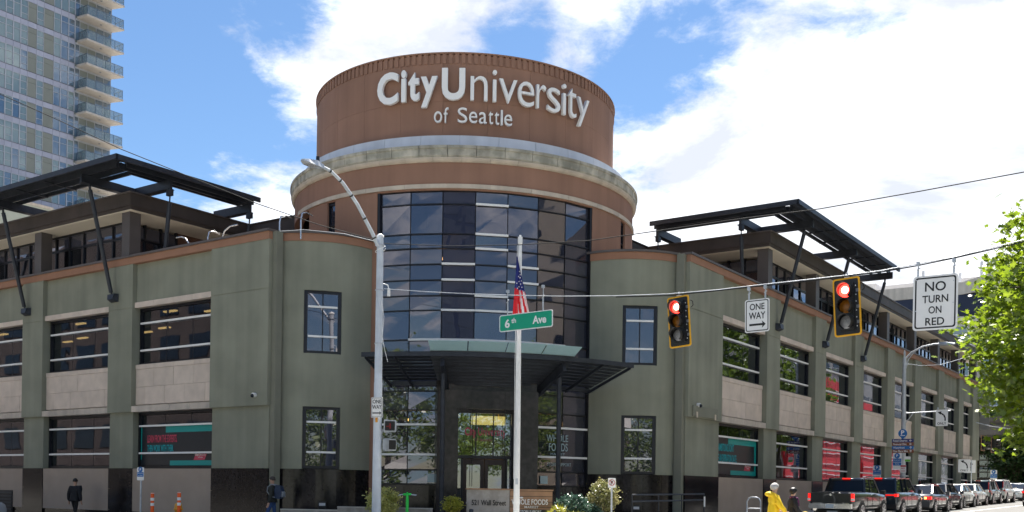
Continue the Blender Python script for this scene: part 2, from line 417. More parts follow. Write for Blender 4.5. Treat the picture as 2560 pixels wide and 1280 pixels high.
def rrect(w, h, r, n=5, cx=0, cz=0):
    p = []
    for (sx, sz, a0) in ((1, -1, -90), (1, 1, 0), (-1, 1, 90), (-1, -1, 180)):
        for i in range(n+1):
            a = rad(a0+90*i/n); p.append((cx+sx*(w/2-r)+r*math.cos(a), cz+sz*(h/2-r)+r*math.sin(a)))
    return p
# ------------------------------------------------------------------ ground, roads, pavements
WT = lambda p: wor(p[0], p[1], p[2])
def sheet(name, m, a0, a1, b0, b1, dz, na, nb, skirt=0):
    q = MB(WT); A = [a0+(a1-a0)*i/na for i in range(na+1)]; B = [b0+(b1-b0)*i/nb for i in range(nb+1)]
    q.add([(a, b, ground(a, b)+dz) for a in A for b in B], [(i*(nb+1)+j, (i+1)*(nb+1)+j, (i+1)*(nb+1)+j+1, i*(nb+1)+j+1) for i in range(na) for j in range(nb)])
    if skirt:
        edge = [(a, b0) for a in A]+[(a1, b) for b in B[1:]]+[(a, b1) for a in A[::-1][1:]]+[(a0, b) for b in B[::-1][1:]]
        for (p, r) in zip(edge[:-1], edge[1:]):
            q.add([(p[0], p[1], ground(*p)+dz), (r[0], r[1], ground(*r)+dz), (r[0], r[1], ground(*r)+dz-skirt), (p[0], p[1], ground(*p)+dz-skirt)], [(0, 1, 2, 3)])
    o = q.build(name, m); o['kind'] = 'structure'; return o
sheet('ground', 'concrete_ground', -700, 900, -700, 900, -.35, 80, 80)
sheet('street', 'asphalt', -60, 260, -16, -2.9, 0, 60, 6)
sheet('avenue', 'asphalt', -16, -3.3, -140, 140, .004, 6, 60)
PAVE = [('pavement', -3.3, 78, -2.9, .3, 40, 3), ('pavement', -3.3, .3, .3, 90, 3, 40), ('pavement', -60, -16, -60, -16, 10, 10),
        ('pavement', -3.3, 260, -26, -16, 40, 4), ('pavement', -60, -16, -2.9, 90, 10, 10), ('pavement', .3, 12, .3, 12, 4, 4), ('pavement', 92, 260, -2.9, 60, 20, 8)]
for n, a0, a1, b0, b1, na, nb in PAVE:
    sheet(n, 'sidewalk', a0, a1, b0, b1, .14 if b0 != .3 or a0 != .3 else .137, na, nb, .2)
def paint(a0, a1, b0, b1):
    q = MB(WT); n = max(1, int(abs(a1-a0)/4))
    for i in range(n):
        x0, x1 = a0+(a1-a0)*i/n, a0+(a1-a0)*(i+1)/n
        q.add([(x0, b0, ground(x0, b0)+.009), (x1, b0, ground(x1, b0)+.009), (x1, b1, ground(x1, b1)+.009), (x0, b1, ground(x0, b1)+.009)], [(0, 1, 2, 3)])
    o = q.build('road_marking', 'road_paint'); o['kind'] = 'structure'
paint(2, 76, -5.5, -5.38)
for i in range(14): paint(4+i*6, 7+i*6, -9.1, -8.98)
for i in range(14): paint(4+i*6, 7+i*6, -12.4, -12.28)
for i in range(6): paint(-2.6, .4, -4.4-i*1.8, -5.0-i*1.8)
for i in range(6): paint(-14.5+i*1.9, -13.9+i*1.9, -16+.4, -16+3)

# ------------------------------------------------------------------ the round-towered university building
U = thing('university_building', 'olive stucco corner building with brown round tower carrying large white raised letters', 'building', (0, 0, 0))
TL = lambda p: (p[1], p[0], p[2])
TR = lambda p: (p[0], p[1], p[2])
SIDES = (('L', TL, 6), ('R', TR, 8))
def off(side, s): return (0, s, 0) if side == 'L' else (s, 0, 0)
MOD = 6.45
for side, T, NB in SIDES:
    END = 14.25+MOD*NB-1.55 if side == 'L' else 65.3
    # piers: upper storey shaft, cap above the groove, ground storey set back, granite foot
    def pier(s0, s1):
        q = MB(T); q.box(s0, s1, -.0, .5, 4.5, 8.665).box(s0, s1, 0, .5, 8.69, 10.44).box(s0, s1, .02, .5, 8.66, 8.695)
        q.box(s0+.02, s1-.02, .12, .55, 2.24, 4.5); q.build('pier', 'olive_stucco', U)
    def foot(s0, s1):
        g = MB(T).box(s0+.02, s1-.02, .14, .5, -1, 2.24).build('granite_base', 'granite', U)
        n = max(1, round((s1-s0)/1.6))
        for i in range(n):
            for (z0, z1) in ((-.6, .55), (.56, 1.4), (1.41, 2.23)):
                w = (s1-s0)/n; MB(T).box(s0+i*w+.005, s0+(i+1)*w-.005, .085, .139, z0, z1).build('granite_slab', 'granite', g)
    pier(11.12, 14.28); foot(11.12, 14.25)
    for k in range(NB):
        s1 = 14.25+MOD*k+4.88; e = s1+1.6
        if side == 'R' and k == 7: s1, e = 62.8, 65.3
        pier(s1, e); foot(s1, e)
    # long runs
    MB(T).box(11.12, END, -.03, .45, 10.44, 10.715).build('parapet_band', 'brown_band', U)
    MB(T).box(11.08, END+.04, -.09, .5, 10.716, 10.80).build('coping', 'coping', U)
    MB(T).box(11.3, END, .45, 12, 10.2, 10.4).build('terrace_slab', 'coping', U)
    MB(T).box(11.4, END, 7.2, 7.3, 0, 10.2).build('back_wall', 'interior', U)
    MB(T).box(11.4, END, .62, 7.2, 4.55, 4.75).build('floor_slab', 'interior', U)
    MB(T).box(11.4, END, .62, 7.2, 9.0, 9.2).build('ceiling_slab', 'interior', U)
    MB(T).box(END-.05, END-.01, .4, 14, -.5, 10.4).build('end_wall', 'olive_stucco', U)
    # meshes shared by the bays
    W = 4.87
    def bay_mesh(s0, w, big):
        g = {}
        g['wall'] = MB(T).box(s0, s0+w, .19, .5, 8.9, 10.44)
        g['frame_up'] = MB(T)
        for (z0, z1, key) in ((6.41, 8.68, 'frame_up'), (2.26, 4.49, 'frame_low')):
            q = MB(T); d0, d1 = .36, .50
            q.box(s0, s0+.09, d0, d1, z0, z1).box(s0+w-.09, s0+w, d0, d1, z0, z1).box(s0+.09, s0+w-.09, d0, d1, z0, z0+.08).box(s0+.09, s0+w-.09, d0, d1, z1-.1, z1)
            for zz in ((8.07, 6.98) if z0 > 5 else (3.94, 2.85)): q.box(s0+.09, s0+w-.09, d0+.03, d1, zz-.03, zz+.03)
            for i in (1, 2): q.box(s0+w*i/3-.02, s0+w*i/3+.02, d0+.085, d1+.02, z0+.08, z1-.1)
            g[key] = q
        g['base'] = MB(T).box(s0-.02, s0+w+.02, .12, .5, .50, 2.23)
        g['plinth'] = MB(T).box(s0-.02, s0+w+.02, .16, .5, -.8, .497)
        return g
    mats_of = dict(wall=('wall_panel', 'olive_stucco'), base=('base_panel', 'base_stucco'), plinth=('plinth', 'granite'))
    for k in range(NB):
        s0 = 14.25+MOD*k; w = W if not (side == 'R' and k == 7) else 62.8-59.4
        if k == 0 or w != W: g = bay_mesh(14.25, w, True); mesh = {a: b.mesh(a, mats_of.get(a, ('', 'dark_frame'))[1]) for a, b in g.items()}
        o_ = off(side, s0-14.25)
        for a in ('wall', 'base', 'plinth'): inst(mesh[a], mats_of[a][0], U, o_)
        # stone: lintel blocks, spandrel panels in two courses, belt blocks
        nst = 4 if w == W else 3
        for pn, key in (('lintel', 'lint'), ('spandrel', 'span'), ('belt_course', 'belt')):
            if k == 0 or w != W:
                z = {'lint': (8.68, 8.9, .10), 'span': (4.74, 6.405, .26), 'belt': (4.49, 4.735, .06)}[key]
                mesh[key] = MB(T).box(14.25, 14.25+w, z[2]+.03, .55, z[0]+.01, z[1]-.01).mesh(key, 'stone_belt')
                P = []
                def blk(a, b, z0, z1, d, mm, ch=.006): P.append(MB(T).box(14.25+a+ch, 14.25+b-ch, d, d+.08, z0+ch*.6, z1-ch*.6).mesh('stone', mm))
                if key == 'span':
                    u_ = w/(nst-.05)
                    for i in range(nst): blk(i*u_, min(w, (i+1)*u_), 5.50, 6.22, .20+.004*(i % 2), 'stone')
                    for i in range(nst+1): blk(max(0, (i-.55)*u_), min(w, (i+.45)*u_), 4.79, 5.50, .20+.004*((i+1) % 2), 'stone')
                    for i in range(nst): blk(i*w/nst, (i+1)*w/nst, 6.22, 6.405, .185, 'stone')
                else:
                    for i in range(nst): blk(i*w/nst, (i+1)*w/nst, z[0], z[1], z[2]-(.05 if key == 'belt' else 0), 'stone_belt' if key == 'belt' else 'stone')
                mesh[key+'s'] = P
            sp = inst(mesh[key], pn, U, o_)
            for me in mesh[key+'s']: inst(me, 'stone_panel' if key == 'span' else 'stone_block', sp)
        for (key, z0, z1, bars) in (('frame_up', 6.41, 8.68, (8.07, 6.98)), ('frame_low', 2.26, 4.49, (3.94, 2.85))):
            wn_ = inst(mesh[key], 'window', U, o_)
            zs = [z0+.08]+sorted(bars)+[z1-.1]
            if k == 0 or w != W:
                mesh[key+'p'] = [MB(T).box(14.25+w*i/3+(.1 if i == 0 else .02), 14.25+w*(i+1)/3-(.1 if i == 2 else .02), .44, .452, zs[j]+.02, zs[j+1]-.02).mesh('pane', 'wing_glass') for i in range(3) for j in range(3)]
                mesh[key+'b'] = [MB(T).box(14.25+.1, 14.25+w-.1, .31, .40, b-.035, b+.035).mesh('bar', 'white_bar') for b in bars]
            for me in mesh[key+'p']: inst(me, 'pane', wn_, (0, 0, 0))
            for me in mesh[key+'b']: inst(me, 'bar', wn_)
        if side == 'L' and k < 3:          # office lamps seen through the upper windows
            for (ds, dd) in ((.9, 1.6), (2.6, 2.3), (4.2, 1.5), (1.8, 4.2), (3.7, 4.6)):
                MB(T).box(s0+ds, s0+ds+.75, dd, dd+.16, 8.72, 8.78).build('ceiling_lamp', 'ceiling_lamp', U)
    # the roof storey, set back under a broad eave
    PE = 46 if side == 'L' else 67.0
    ev = MB(T); ev.box(19.4, PE, .03, 9, 12.86, 13.37); ev.box(19.44, PE-.02, .09, 8.9, 12.73, 12.86)
    eave = ev.build('eave', 'fascia', U)
    MB(T).box(19.36, PE+.04, -.02, 9.1, 13.37, 13.42).build('drip_edge', 'coping', eave)
    MB(T).box(19.52, PE-.1, .13, 8.6, 12.70, 12.729).build('soffit', 'soffit', eave)
    MB(T).box(9.6, 19.36, 6.2, 9.0, 12.73, 13.37).box(9.6, 19.36, 6.14, 9.0, 13.37, 13.42).build('inner_eave', 'fascia', U)
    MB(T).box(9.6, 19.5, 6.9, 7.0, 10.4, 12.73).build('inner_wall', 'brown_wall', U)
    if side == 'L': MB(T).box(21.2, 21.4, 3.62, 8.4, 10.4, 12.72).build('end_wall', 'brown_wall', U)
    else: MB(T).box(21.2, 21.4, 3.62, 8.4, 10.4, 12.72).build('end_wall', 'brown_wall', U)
    pw = MB(T); SP = 1.075; nP = int((PE-1.2-21.2)/SP)
    for i in range(nP+1): pw.box(21.2+i*SP-.045, 21.2+i*SP+.045, 1.16, 1.30, 10.4, 12.71)
    pw.box(21.2, PE-1.2, 1.17, 1.29, 11.98, 12.08).box(21.2, PE-1.2, 1.17, 1.29, 12.6, 12.71)
    for i in range(4): pw.box(21.16, 21.30, 1.2+i*.8-.045, 1.2+i*.8+.045, 10.4, 12.71)
    pw.box(21.17, 21.29, 1.2, 3.62, 11.98, 12.08)
    rw = pw.build('ribbon_window', 'dark_frame', U)
    pm = [MB(T).box(21.2+.05, 21.2+SP-.05, 1.22, 1.232, z0, z1).mesh('pane', g_) for (z0, z1, g_) in ((10.4, 11.98, 'wing_glass'), (12.08, 12.6, 'spandrel_glass'))]
    for i in range(nP):
        for me in pm: inst(me, 'pane', rw, off(side, i*SP))
    for i in range(3):
        for (z0, z1, g_) in ((10.4, 11.98, 'wing_glass'), (12.08, 12.6, 'spandrel_glass')):
            MB(T).box(21.22, 21.232, 1.25+i*.8, 1.95+i*.8, z0, z1).build('pane', g_, rw)
    MB(T).box(21.6, PE-1.3, 7.0, 7.1, 10.4, 12.7).build('back_wall', 'interior', U)
    cm_ = MB(T).box(19.75, 20.27, .25, .77, 10.4, 12.70).mesh('column', 'coping')
    k = 0
    while 20.0+MOD*k < PE-1: inst(cm_, 'column', U, off(side, MOD*k)); k += 1
    # steel sun canopy on struts
    S1 = 33.45
    cp = MB(T)
    cp.box(17.45, S1, -1.95, -1.86, 13.86, 14.06).box(17.45, 17.54, -1.95, 5.1, 13.86, 14.06)
    cp.box(18.75, S1, -.46, -.38, 13.84, 14.0).box(18.67, 18.75, -.46, 5.05, 13.84, 14.0)
    can = cp.build('sun_canopy', 'black_steel', U)
    # corrugated decks and hanging fins
    for j in range(5):
        d0 = -1.84+j*.28
        MB(T).box(17.8+.25*j, S1, d0, d0+.262, 14.02, 14.045).build('deck_strip', 'black_steel', can)
        s0 = 17.56+j*.225
        MB(T).box(s0, s0+.195, -1.84+j*.28, 5.1, 14.05, 14.075).build('deck_strip', 'black_steel', can)
    for d in (-1.4, -.9): MB(T).box(18.2, S1, d-.03, d+.03, 13.80, 14.02).build('purlin', 'black_steel', can)
    for s in (17.9, 18.3): MB(T).box(s-.03, s+.03, -1.2, 5.08, 13.80, 14.05).build('purlin', 'black_steel', can)
    for s in (20.28, 26.73, 33.18):
        MB(T).box(s-.06, s+.06, -1.62, 1.5, 13.50, 13.83).build('beam', 'black_steel', can)
        MB(T).box(s-.16, s+.16, -1.58, 1.5, 13.49, 13.515).build('beam_flange', 'black_steel', can)
        st = MB(T); st.tube([(s, -1.2, 13.3), (s, -.20, 9.36)], .085, 10); st.tube([(s, -1.22, 13.5), (s, -1.2, 13.28)], .05, 8).tube([(s, -.20, 9.38), (s, -.12, 9.2)], .04, 8)
        so = st.build('strut', 'black_steel', U)
        br = MB(T); br.add([(s-.24, -.02, 9.0), (s+.24, -.02, 9.0), (s+.24, -.02, 9.32), (s-.24, -.02, 9.32), (s-.17, -.26, 9.08), (s+.17, -.26, 9.08), (s+.22, -.22, 9.3), (s-.22, -.22, 9.3)],
               [(0, 1, 2, 3), (7, 6, 5, 4), (0, 4, 5, 1), (1, 5, 6, 2), (2, 6, 7, 3), (3, 7, 4, 0)]); br.build('bracket', 'black_steel', so)
    for d in (.85, 4.93):
        MB(T).box(17.9, 20.3, d-.06, d+.06, 13.45, 13.83).build('beam', 'black_steel', can)
        MB(T).box(17.9, 20.3, d-.16, d+.16, 13.44, 13.46).build('beam_flange', 'black_steel', can)
        st = MB(T); st.tube([(17.92, d-.05, 12.9), (18.3, d, 10.4)], .085, 10); st.tube([(17.9, d-.05, 13.2), (17.92, d-.05, 12.88)], .03, 8); st.box(17.78, 18.05, d-.13, d+.03, 13.18, 13.44)
        st.build('strut', 'black_steel', U)
    for s in (22.5, 24.6, 28.9, 31):
        MB(T).box(s-.04, s+.04, -1.85, -.42, 13.80, 13.86).build('deck_strip', 'black_steel', can)

# rounded shoulders where each wing turns into the tower
for side, T, x in SIDES:
    cx, cy, r = 3.2, 12.0, 2.85        # in left-wing terms (d, s); swapped for the right wing
    def shoulder(prof, a0, a1, n, nm, m, par=U):
        q = MB((lambda p: p) if side == 'L' else (lambda p: (p[1], p[0], p[2]))); q.arc(cx, cy, prof, a0, a1, n, 0, True); return q.build(nm, m, par)
    # angle in the (d, s) plane: 180 = towards -d, 270 = towards -s
    w0, w1 = 217.0, 244.5
    for (a0, a1) in ((196, w0), (w1, 273.5)): shoulder([(r-.3, 2.24), (r, 2.24), (r, 10.44), (r-.3, 10.44)], a0, a1, 12, 'curved_wall', 'olive_stucco')
    for (z0, z1) in ((4.49, 6.41), (8.68, 10.44)): shoulder([(r-.3, z0), (r, z0), (r, z1), (r-.3, z1)], w0, w1, 12, 'curved_wall', 'olive_stucco')
    shoulder([(r-.3, -.8), (r-.04, -.8), (r-.04, 2.24), (r-.3, 2.24)], 196, 273.5, 24, 'granite_base', 'granite')
    for j in range(5):
        for (z0, z1) in ((-.6, .55), (.56, 1.4), (1.41, 2.235)):
            a0 = 196+j*15.5; shoulder([(r-.05, z0), (r-.012, z0), (r-.012, z1), (r-.05, z1)], a0+.1, a0+15.4, 5, 'granite_slab', 'granite')
    shoulder([(r-.3, 10.44), (r+.03, 10.44), (r+.03, 10.715), (r-.3, 10.715)], 194, 274, 30, 'parapet_band', 'brown_band')
    shoulder([(r-.4, 10.716), (r+.09, 10.716), (r+.09, 10.80), (r-.4, 10.80)], 194, 274, 30, 'coping', 'coping')
    q = MB((lambda p: p) if side == 'L' else (lambda p: (p[1], p[0], p[2]))); q.box(.4, 1.0, 11.0, 11.4, 0, 10.8); q.box(.16, .45, 10.9, 11.3, 0, 10.72); q.build('return_wall', 'olive_trim', U)
    TT = (lambda p: p) if side == 'L' else (lambda p: (p[1], p[0], p[2]))
    for (z0, z1, bars) in ((6.41, 8.68, (8.10, 7.03)), (2.26, 4.49, (3.94, 2.85))):
        a0, a1 = rad(w0), rad(w1); rr = r-.06
        p0 = Vector((cx+rr*math.cos(a0), cy+rr*math.sin(a0), 0)); p1 = Vector((cx+rr*math.cos(a1), cy+rr*math.sin(a1), 0))
        nrm_ = Vector((math.cos((a0+a1)/2), math.sin((a0+a1)/2), 0)); mid = (p0+p1)/2+nrm_*.03; tv = (p1-p0).normalized(); hw = (p1-p0).length/2
        def pt(t, o, z): v = mid+tv*t+nrm_*o; return (v.x, v.y, z)
        def bx(q, t0, t1, o0, o1, za, zb):
            q.add([pt(t, o, z) for z in (za, zb) for (t, o) in ((t0, o0), (t1, o0), (t1, o1), (t0, o1))], [(3, 2, 1, 0), (4, 5, 6, 7), (0, 1, 5, 4), (1, 2, 6, 5), (2, 3, 7, 6), (3, 0, 4, 7)])
        q = MB(TT)
        bx(q, -hw, -hw+.12, -.1, 0, z0, z1); bx(q, hw-.12, hw, -.1, 0, z0, z1); bx(q, -hw+.12, hw-.12, -.1, 0, z0, z0+.1); bx(q, -hw+.12, hw-.12, -.1, 0, z1-.1, z1); bx(q, -.02, .02, -.1, -.02, z0+.1, z1-.1)
        wn_ = q.build('window', 'dark_frame', U); zs = [z0+.1]+sorted(bars)+[z1-.1]
        for j in range(3):
            for (t0, t1) in ((-hw+.12, -.02), (.02, hw-.12)):
                q = MB(TT); bx(q, t0, t1, -.05, -.04, zs[j], zs[j+1]); q.build('pane', 'tower_glass', wn_)
        for b in bars:
            q = MB(TT); bx(q, -hw+.14, hw-.14, -.03, .03, b-.035, b+.035); q.build('bar', 'white_bar', wn_)
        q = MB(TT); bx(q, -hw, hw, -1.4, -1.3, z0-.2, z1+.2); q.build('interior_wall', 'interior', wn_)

# ---- tower
TX = TY = 10.37
G0, G1 = 191.2, 260.6
tw = MB()
tw.ring(TX, TY, 6.9, 7.24, 0, 12.5, G1, 278.0, 6, 0, True).ring(TX, TY, 6.9, 7.24, 0, 12.5, 282.2, 440, 40, 0, True).ring(TX, TY, 6.9, 7.24, 0, 12.5, 520, 531.0, 4, 0, True).ring(TX, TY, 6.9, 7.24, 0, 12.5, 534.8, 551.2, 6, 0, True)
tw.ring(TX, TY, 6.9, 7.24, 0, 10.7, 278, 282.2, 2, 0, True).ring(TX, TY, 6.9, 7.24, 0, 10.7, 531, 534.8, 2, 0, True)
tw.ring(TX, TY, 6.9, 7.24, 12.5, 13.52, 0, 360, 120, 0, True)
tower = tw.build('tower_wall', 'brown_drum', U)
for (a0, a1) in ((278.0, 282.2), (171.0, 174.8)):
    q = MB(); q.ring(TX, TY, 7.05, 7.16, 10.7, 12.5, a0, a0+.4, 1).ring(TX, TY, 7.05, 7.16, 10.7, 12.5, a1-.4, a1, 1).ring(TX, TY, 7.05, 7.16, 11.6, 11.66, a0, a1, 2).ring(TX, TY, 7.05, 7.16, 12.4, 12.5, a0, a1, 2)
    sw = q.build('slit_window', 'dark_frame', U)
    for (z0, z1) in ((10.7, 11.6), (11.66, 12.4)): MB().ring(TX, TY, 7.08, 7.1, z0, z1, a0+.4, a1-.4, 1).build('pane', 'tower_glass', sw)
    MB().ring(TX, TY, 6.5, 6.6, 10.5, 12.6, a0-3, a1+3, 2).build('interior_wall', 'interior', sw)
cb = MB().ring(TX, TY, 7.2, 7.27, 12.56, 12.705, 150, 300, 60, 0, True).build('cream_band', 'cream_stone', U)
for i in range(12): MB().ring(TX, TY, 7.26, 7.30, 12.555, 12.71, 150+i*12.5+.05, 150+(i+1)*12.5-.05, 8, 0, True).build('stone_block', 'cream_stone', cb)
co = MB().ring(TX, TY, 6.5, 7.22, 13.52, 14.12, 0, 360, 120, 0, True).build('cornice', 'weathered_stone', U)
NC = 44
for i in range(NC):
    a0, a1 = i*360/NC, (i+1)*360/NC
    me = MB().arc(TX, TY, [(7.2, 13.67), (7.36, 13.67), (7.40, 13.72), (7.40, 13.95), (7.44, 13.98), (7.44, 14.08), (6.95, 14.21), (6.9, 14.1)], a0+.07, a1-.07, 5, 0, False).build('stone_block', 'weathered_stone', co)
    MB().arc(TX, TY, [(7.15, 13.505), (7.28, 13.505), (7.34, 13.55), (7.38, 13.62), (7.38, 13.66), (7.15, 13.66)], a0+4+.04, a1+4-.04, 5, 0, False).build('ledge_block', 'cream_stone', co)
mb_ = MB().ring(TX, TY, 6.4, 6.9, 14.1, 14.57, 0, 360, 96, 0, True).build('metal_band', 'band_metal', U)
for i in range(30): MB().arc(TX, TY, [(6.88, 14.12), (6.955, 14.12), (6.925, 14.60), (6.86, 14.60)], i*12+.05, i*12+11.95, 5, 0, True).build('metal_panel', 'band_metal', mb_)
dr = MB().ring(TX, TY, 6.0, 6.345, 14.3, 17.8, 0, 360, 120, 0, True).build('drum', 'brown_drum', U)
for i in range(24):
    for (z0, z1) in ((14.58, 16.05), (16.056, 17.46)): MB().ring(TX, TY, 6.33, 6.372, z0, z1, i*15+.03, i*15+14.97, 9, 0, True).build('stucco_panel', 'brown_drum', dr)
q = MB()
for i in range(170): q.ring(TX, TY, 6.33, 6.40, 17.46, 17.84, i*360/170, (i+.62)*360/170, 1)
q.ring(TX, TY, 6.2, 6.36, 17.46, 17.80, 0, 360, 120, 0, True).ring(TX, TY, 5.9, 6.43, 17.83, 17.88, 0, 360, 120, 0, True); rib = q.build('rib_band', 'brown_drum', U)
rib['kind'] = 'stuff'
MB().prism([(TX+6.2*math.cos(2*PI*i/60), TY+6.2*math.sin(2*PI*i/60)) for i in range(60)], 17.3, 17.4).build('roof_deck', 'coping', U)
MB().prism([(TX+6.9*math.cos(2*PI*i/60), TY+6.9*math.sin(2*PI*i/60)) for i in range(60)], 14.0, 14.05).build('roof_deck', 'coping', U)

# ---- raised letters round the drum
sg = bpy.data.objects.new('sign_lettering', None); C.objects.link(sg); sg.parent = U
def drum_letter(ch, a0, a1, zlo, zhi, bold, deep=.12):
    am = rad((a0+a1)/2); w = rad(abs(a1-a0))*6.5
    me = text_mesh(ch, w, zhi-zlo, deep, bold); me.materials.clear(); me.materials.append(M['letter_white'])
    r = 6.53
    o = inst(me, 'letter', sg, (TX+r*math.cos(am), TY+r*math.sin(am), (zlo+zhi)/2), (PI/2, 0, am+PI/2)); return o
for ch, a0, a1, zl, zh, b in (('C', 187.0, 194.9, 16.02, 17.23, .034), ('i', 195.95, 197.7, 16.05, 17.24, .034), ('t', 198.5, 202.35, 16.05, 17.12, .034), ('y', 202.75, 208.4, 15.78, 16.93, .034), ('U', 209.75, 217.4, 16.03, 17.22, .034),
                              ('n', 219.1, 224.7, 16.04, 16.95, -.008), ('i', 226.3, 227.7, 16.04, 17.22, -.008), ('v', 228.5, 234.6, 16.04, 16.93, -.008), ('e', 234.9, 240.7, 16.02, 16.95, -.008), ('r', 241.6, 245.2, 16.04, 16.95, -.008),
                              ('s', 245.7, 251.0, 16.02, 16.95, -.008), ('i', 252.0, 253.5, 16.04, 17.22, -.008), ('t', 254.3, 258.3, 16.04, 17.15, -.008), ('y', 258.9, 265.0, 15.80, 16.93, -.008)):
    drum_letter(ch, a0, a1, zl, zh, b)
x = 207.3
wd = (('o', 1.0), ('f', .58), (' ', .72), ('S', 1.18), ('e', 1.0), ('a', .98), ('t', .56), ('t', .56), ('l', .24), ('e', 1.0))
gp = .20; tot = sum(w for c, w in wd)+gp*len(wd); k_ = (233.6-207.3)/tot
for ch, w in wd:
    if ch != ' ':
        hi = 15.76 if ch in 'fSl' else (15.68 if ch == 't' else 15.62)
        drum_letter(ch, x, x+w*k_, 15.20, hi, -.004, .09)
    x += (w+gp)*k_

# ---- curved curtain wall
cw = MB(); NCOL = 7; CA = [191.9+(259.9-191.9)*i/NCOL for i in range(NCOL+1)]
ROWS = [12.5, 12.02, 10.93, 10.40, 9.82, 9.24, 8.67, 8.13, 7.05, 6.35, 5.17, 4.47, 3.94, 2.84, 2.28, 1.75]
def gp_(i, r, z): a = rad(CA[i]); return (TX+r*math.cos(a), TY+r*math.sin(a), z)
q = MB()
for i in range(NCOL+1): q.tube([gp_(i, 7.12, 1.7), gp_(i, 7.12, 12.5)], .012, 6)
q.ring(TX, TY, 7.0, 7.22, 0, 12.5, G0, 192.0, 2).ring(TX, TY, 7.0, 7.22, 0, 12.5, 259.8, G1, 2)
for j, z in enumerate(ROWS):
    if z > 5.3 or True:
        for i in range(NCOL):
            if z < 5.2 and i in (2, 3, 4): continue
            q.bar(gp_(i, 7.12, z), gp_(i+1, 7.12, z), .08, .042)
cwo = q.build('curtain_wall', 'dark_frame', U)
spand = {0, 3, 4, 5, 6, 8, 9, 10}
for j in range(len(ROWS)-1):
    for i in range(NCOL):
        if ROWS[j] < 5.2 and i in (2, 3, 4): continue
        z1, z0 = ROWS[j]-.03, ROWS[j+1]+.03
        p0, p1 = Vector(gp_(i, 7.10, 0)), Vector(gp_(i+1, 7.10, 0)); t_ = (p1-p0).normalized(); n_ = Vector((t_.y, -t_.x, 0))
        if n_.dot(p0-Vector((TX, TY, 0))) < 0: n_ = -n_
        tz = random.uniform(-.013, .013); tx = random.uniform(-.016, .016)
        c0, c1 = p0+t_*.02, p1-t_*.02
        vs = [c0+n_*(tx+tz), c1+n_*(tz-tx), c1-n_*(tx+tz)*.5, c0-n_*(tz-tx)*.5]
        vs = [(vs[0].x, vs[0].y, z0), (vs[1].x, vs[1].y, z0), (vs[2].x, vs[2].y, z1), (vs[3].x, vs[3].y, z1)]
        back = [(v[0]-n_.x*.02, v[1]-n_.y*.02, v[2]) for v in vs]
        MB().add(vs+back, [(0, 1, 2, 3), (7, 6, 5, 4), (0, 4, 5, 1), (1, 5, 6, 2), (2, 6, 7, 3), (3, 7, 4, 0)]).build('pane', 'spandrel_glass' if j in spand else 'tower_glass', cwo)
def cbar(i0, i1, z):
    for i in range(i0, i1):
        MB().bar(gp_(i, 7.19, z), gp_(i+1, 7.19, z), .07, .075).build('bar', 'white_bar', cwo)
for i, zs in ((3, (12.02, 10.93, 10.40, 8.67)), (2, (9.82, 9.24)), (4, (9.82, 9.24))):
    for z in zs: cbar(i, i+1, z)
cbar(2, 5, 8.13); cbar(1, 6, 7.05)
for z in (3.94, 2.84): cbar(0, 2, z); cbar(5, 7, z)
MB().ring(TX, TY, 6.9, 7.2, -.5, 1.72, G0, 211, 6, 0).ring(TX, TY, 6.9, 7.2, -.5, 1.72, 241, G1, 6, 0).build('granite_base', 'granite', U)
for a0, a1 in ((G0, 201), (201, 211), (241, 251), (251, G1)):
    MB().ring(TX, TY, 7.19, 7.225, -.3, 1.715, a0+.05, a1-.05, 4).build('granite_slab', 'granite', U)
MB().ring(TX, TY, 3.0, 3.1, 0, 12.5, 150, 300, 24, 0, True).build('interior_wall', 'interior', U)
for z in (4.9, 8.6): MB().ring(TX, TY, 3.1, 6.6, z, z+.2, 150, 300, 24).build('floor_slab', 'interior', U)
for (a, z, r) in ((214, 10.28, 5.6), (210, 10.2, 6.2)):
    aa = rad(a); MB().tube([(TX+r*math.cos(aa), TY+r*math.sin(aa), z), (TX+r*math.cos(aa), TY+r*math.sin(aa), z+.04)], .16, 12).build('down_lamp', 'down_lamp', U)
for (a, r) in ((196, 6.2), (200, 5.6), (246, 6.1), (252, 5.7)):
    aa = rad(a); ca, sa = math.cos(aa), math.sin(aa)
    MB().bar((TX+r*ca-.6*sa, TY+r*sa+.6*ca, 4.2), (TX+r*ca+.6*sa, TY+r*sa-.6*ca, 4.2), .12, .05).build('ceiling_lamp', 'ceiling_lamp', U)

# ---- entrance portal, facing the corner (225 degrees)
DG = math.sqrt(.5)
def dgp(t, o, z): return (TX-DG*o+DG*t, TY-DG*o-DG*t, z)       # t to the right along the front, o outwards from the tower axis
DT = lambda p: dgp(p[0], p[1], p[2])
pr = MB(DT).box(-1.85, -1.12, 6.7, 7.60, -.4, 5.17).box(1.12, 1.85, 6.7, 7.60, -.4, 5.17).box(-1.12, 1.12, 6.7, 7.60, 4.50, 5.17).box(-1.85, 1.85, 6.6, 7.3, 5.17, 5.6).build('entrance_portal', 'portal_granite', U)
for (x0, x1, z0, z1) in ((-1.85, -1.13, -.3, 1.6), (-1.85, -1.13, 1.61, 3.4), (-1.85, -1.13, 3.41, 4.5), (1.13, 1.85, -.3, 1.6), (1.13, 1.85, 1.61, 3.4), (1.13, 1.85, 3.41, 4.5), (-1.85, -.62, 4.51, 5.16), (-.61, .61, 4.51, 5.16), (.62, 1.85, 4.51, 5.16)):
    MB(DT).box(x0, x1, 7.601, 7.64, z0, z1).build('granite_slab', 'portal_granite', pr)
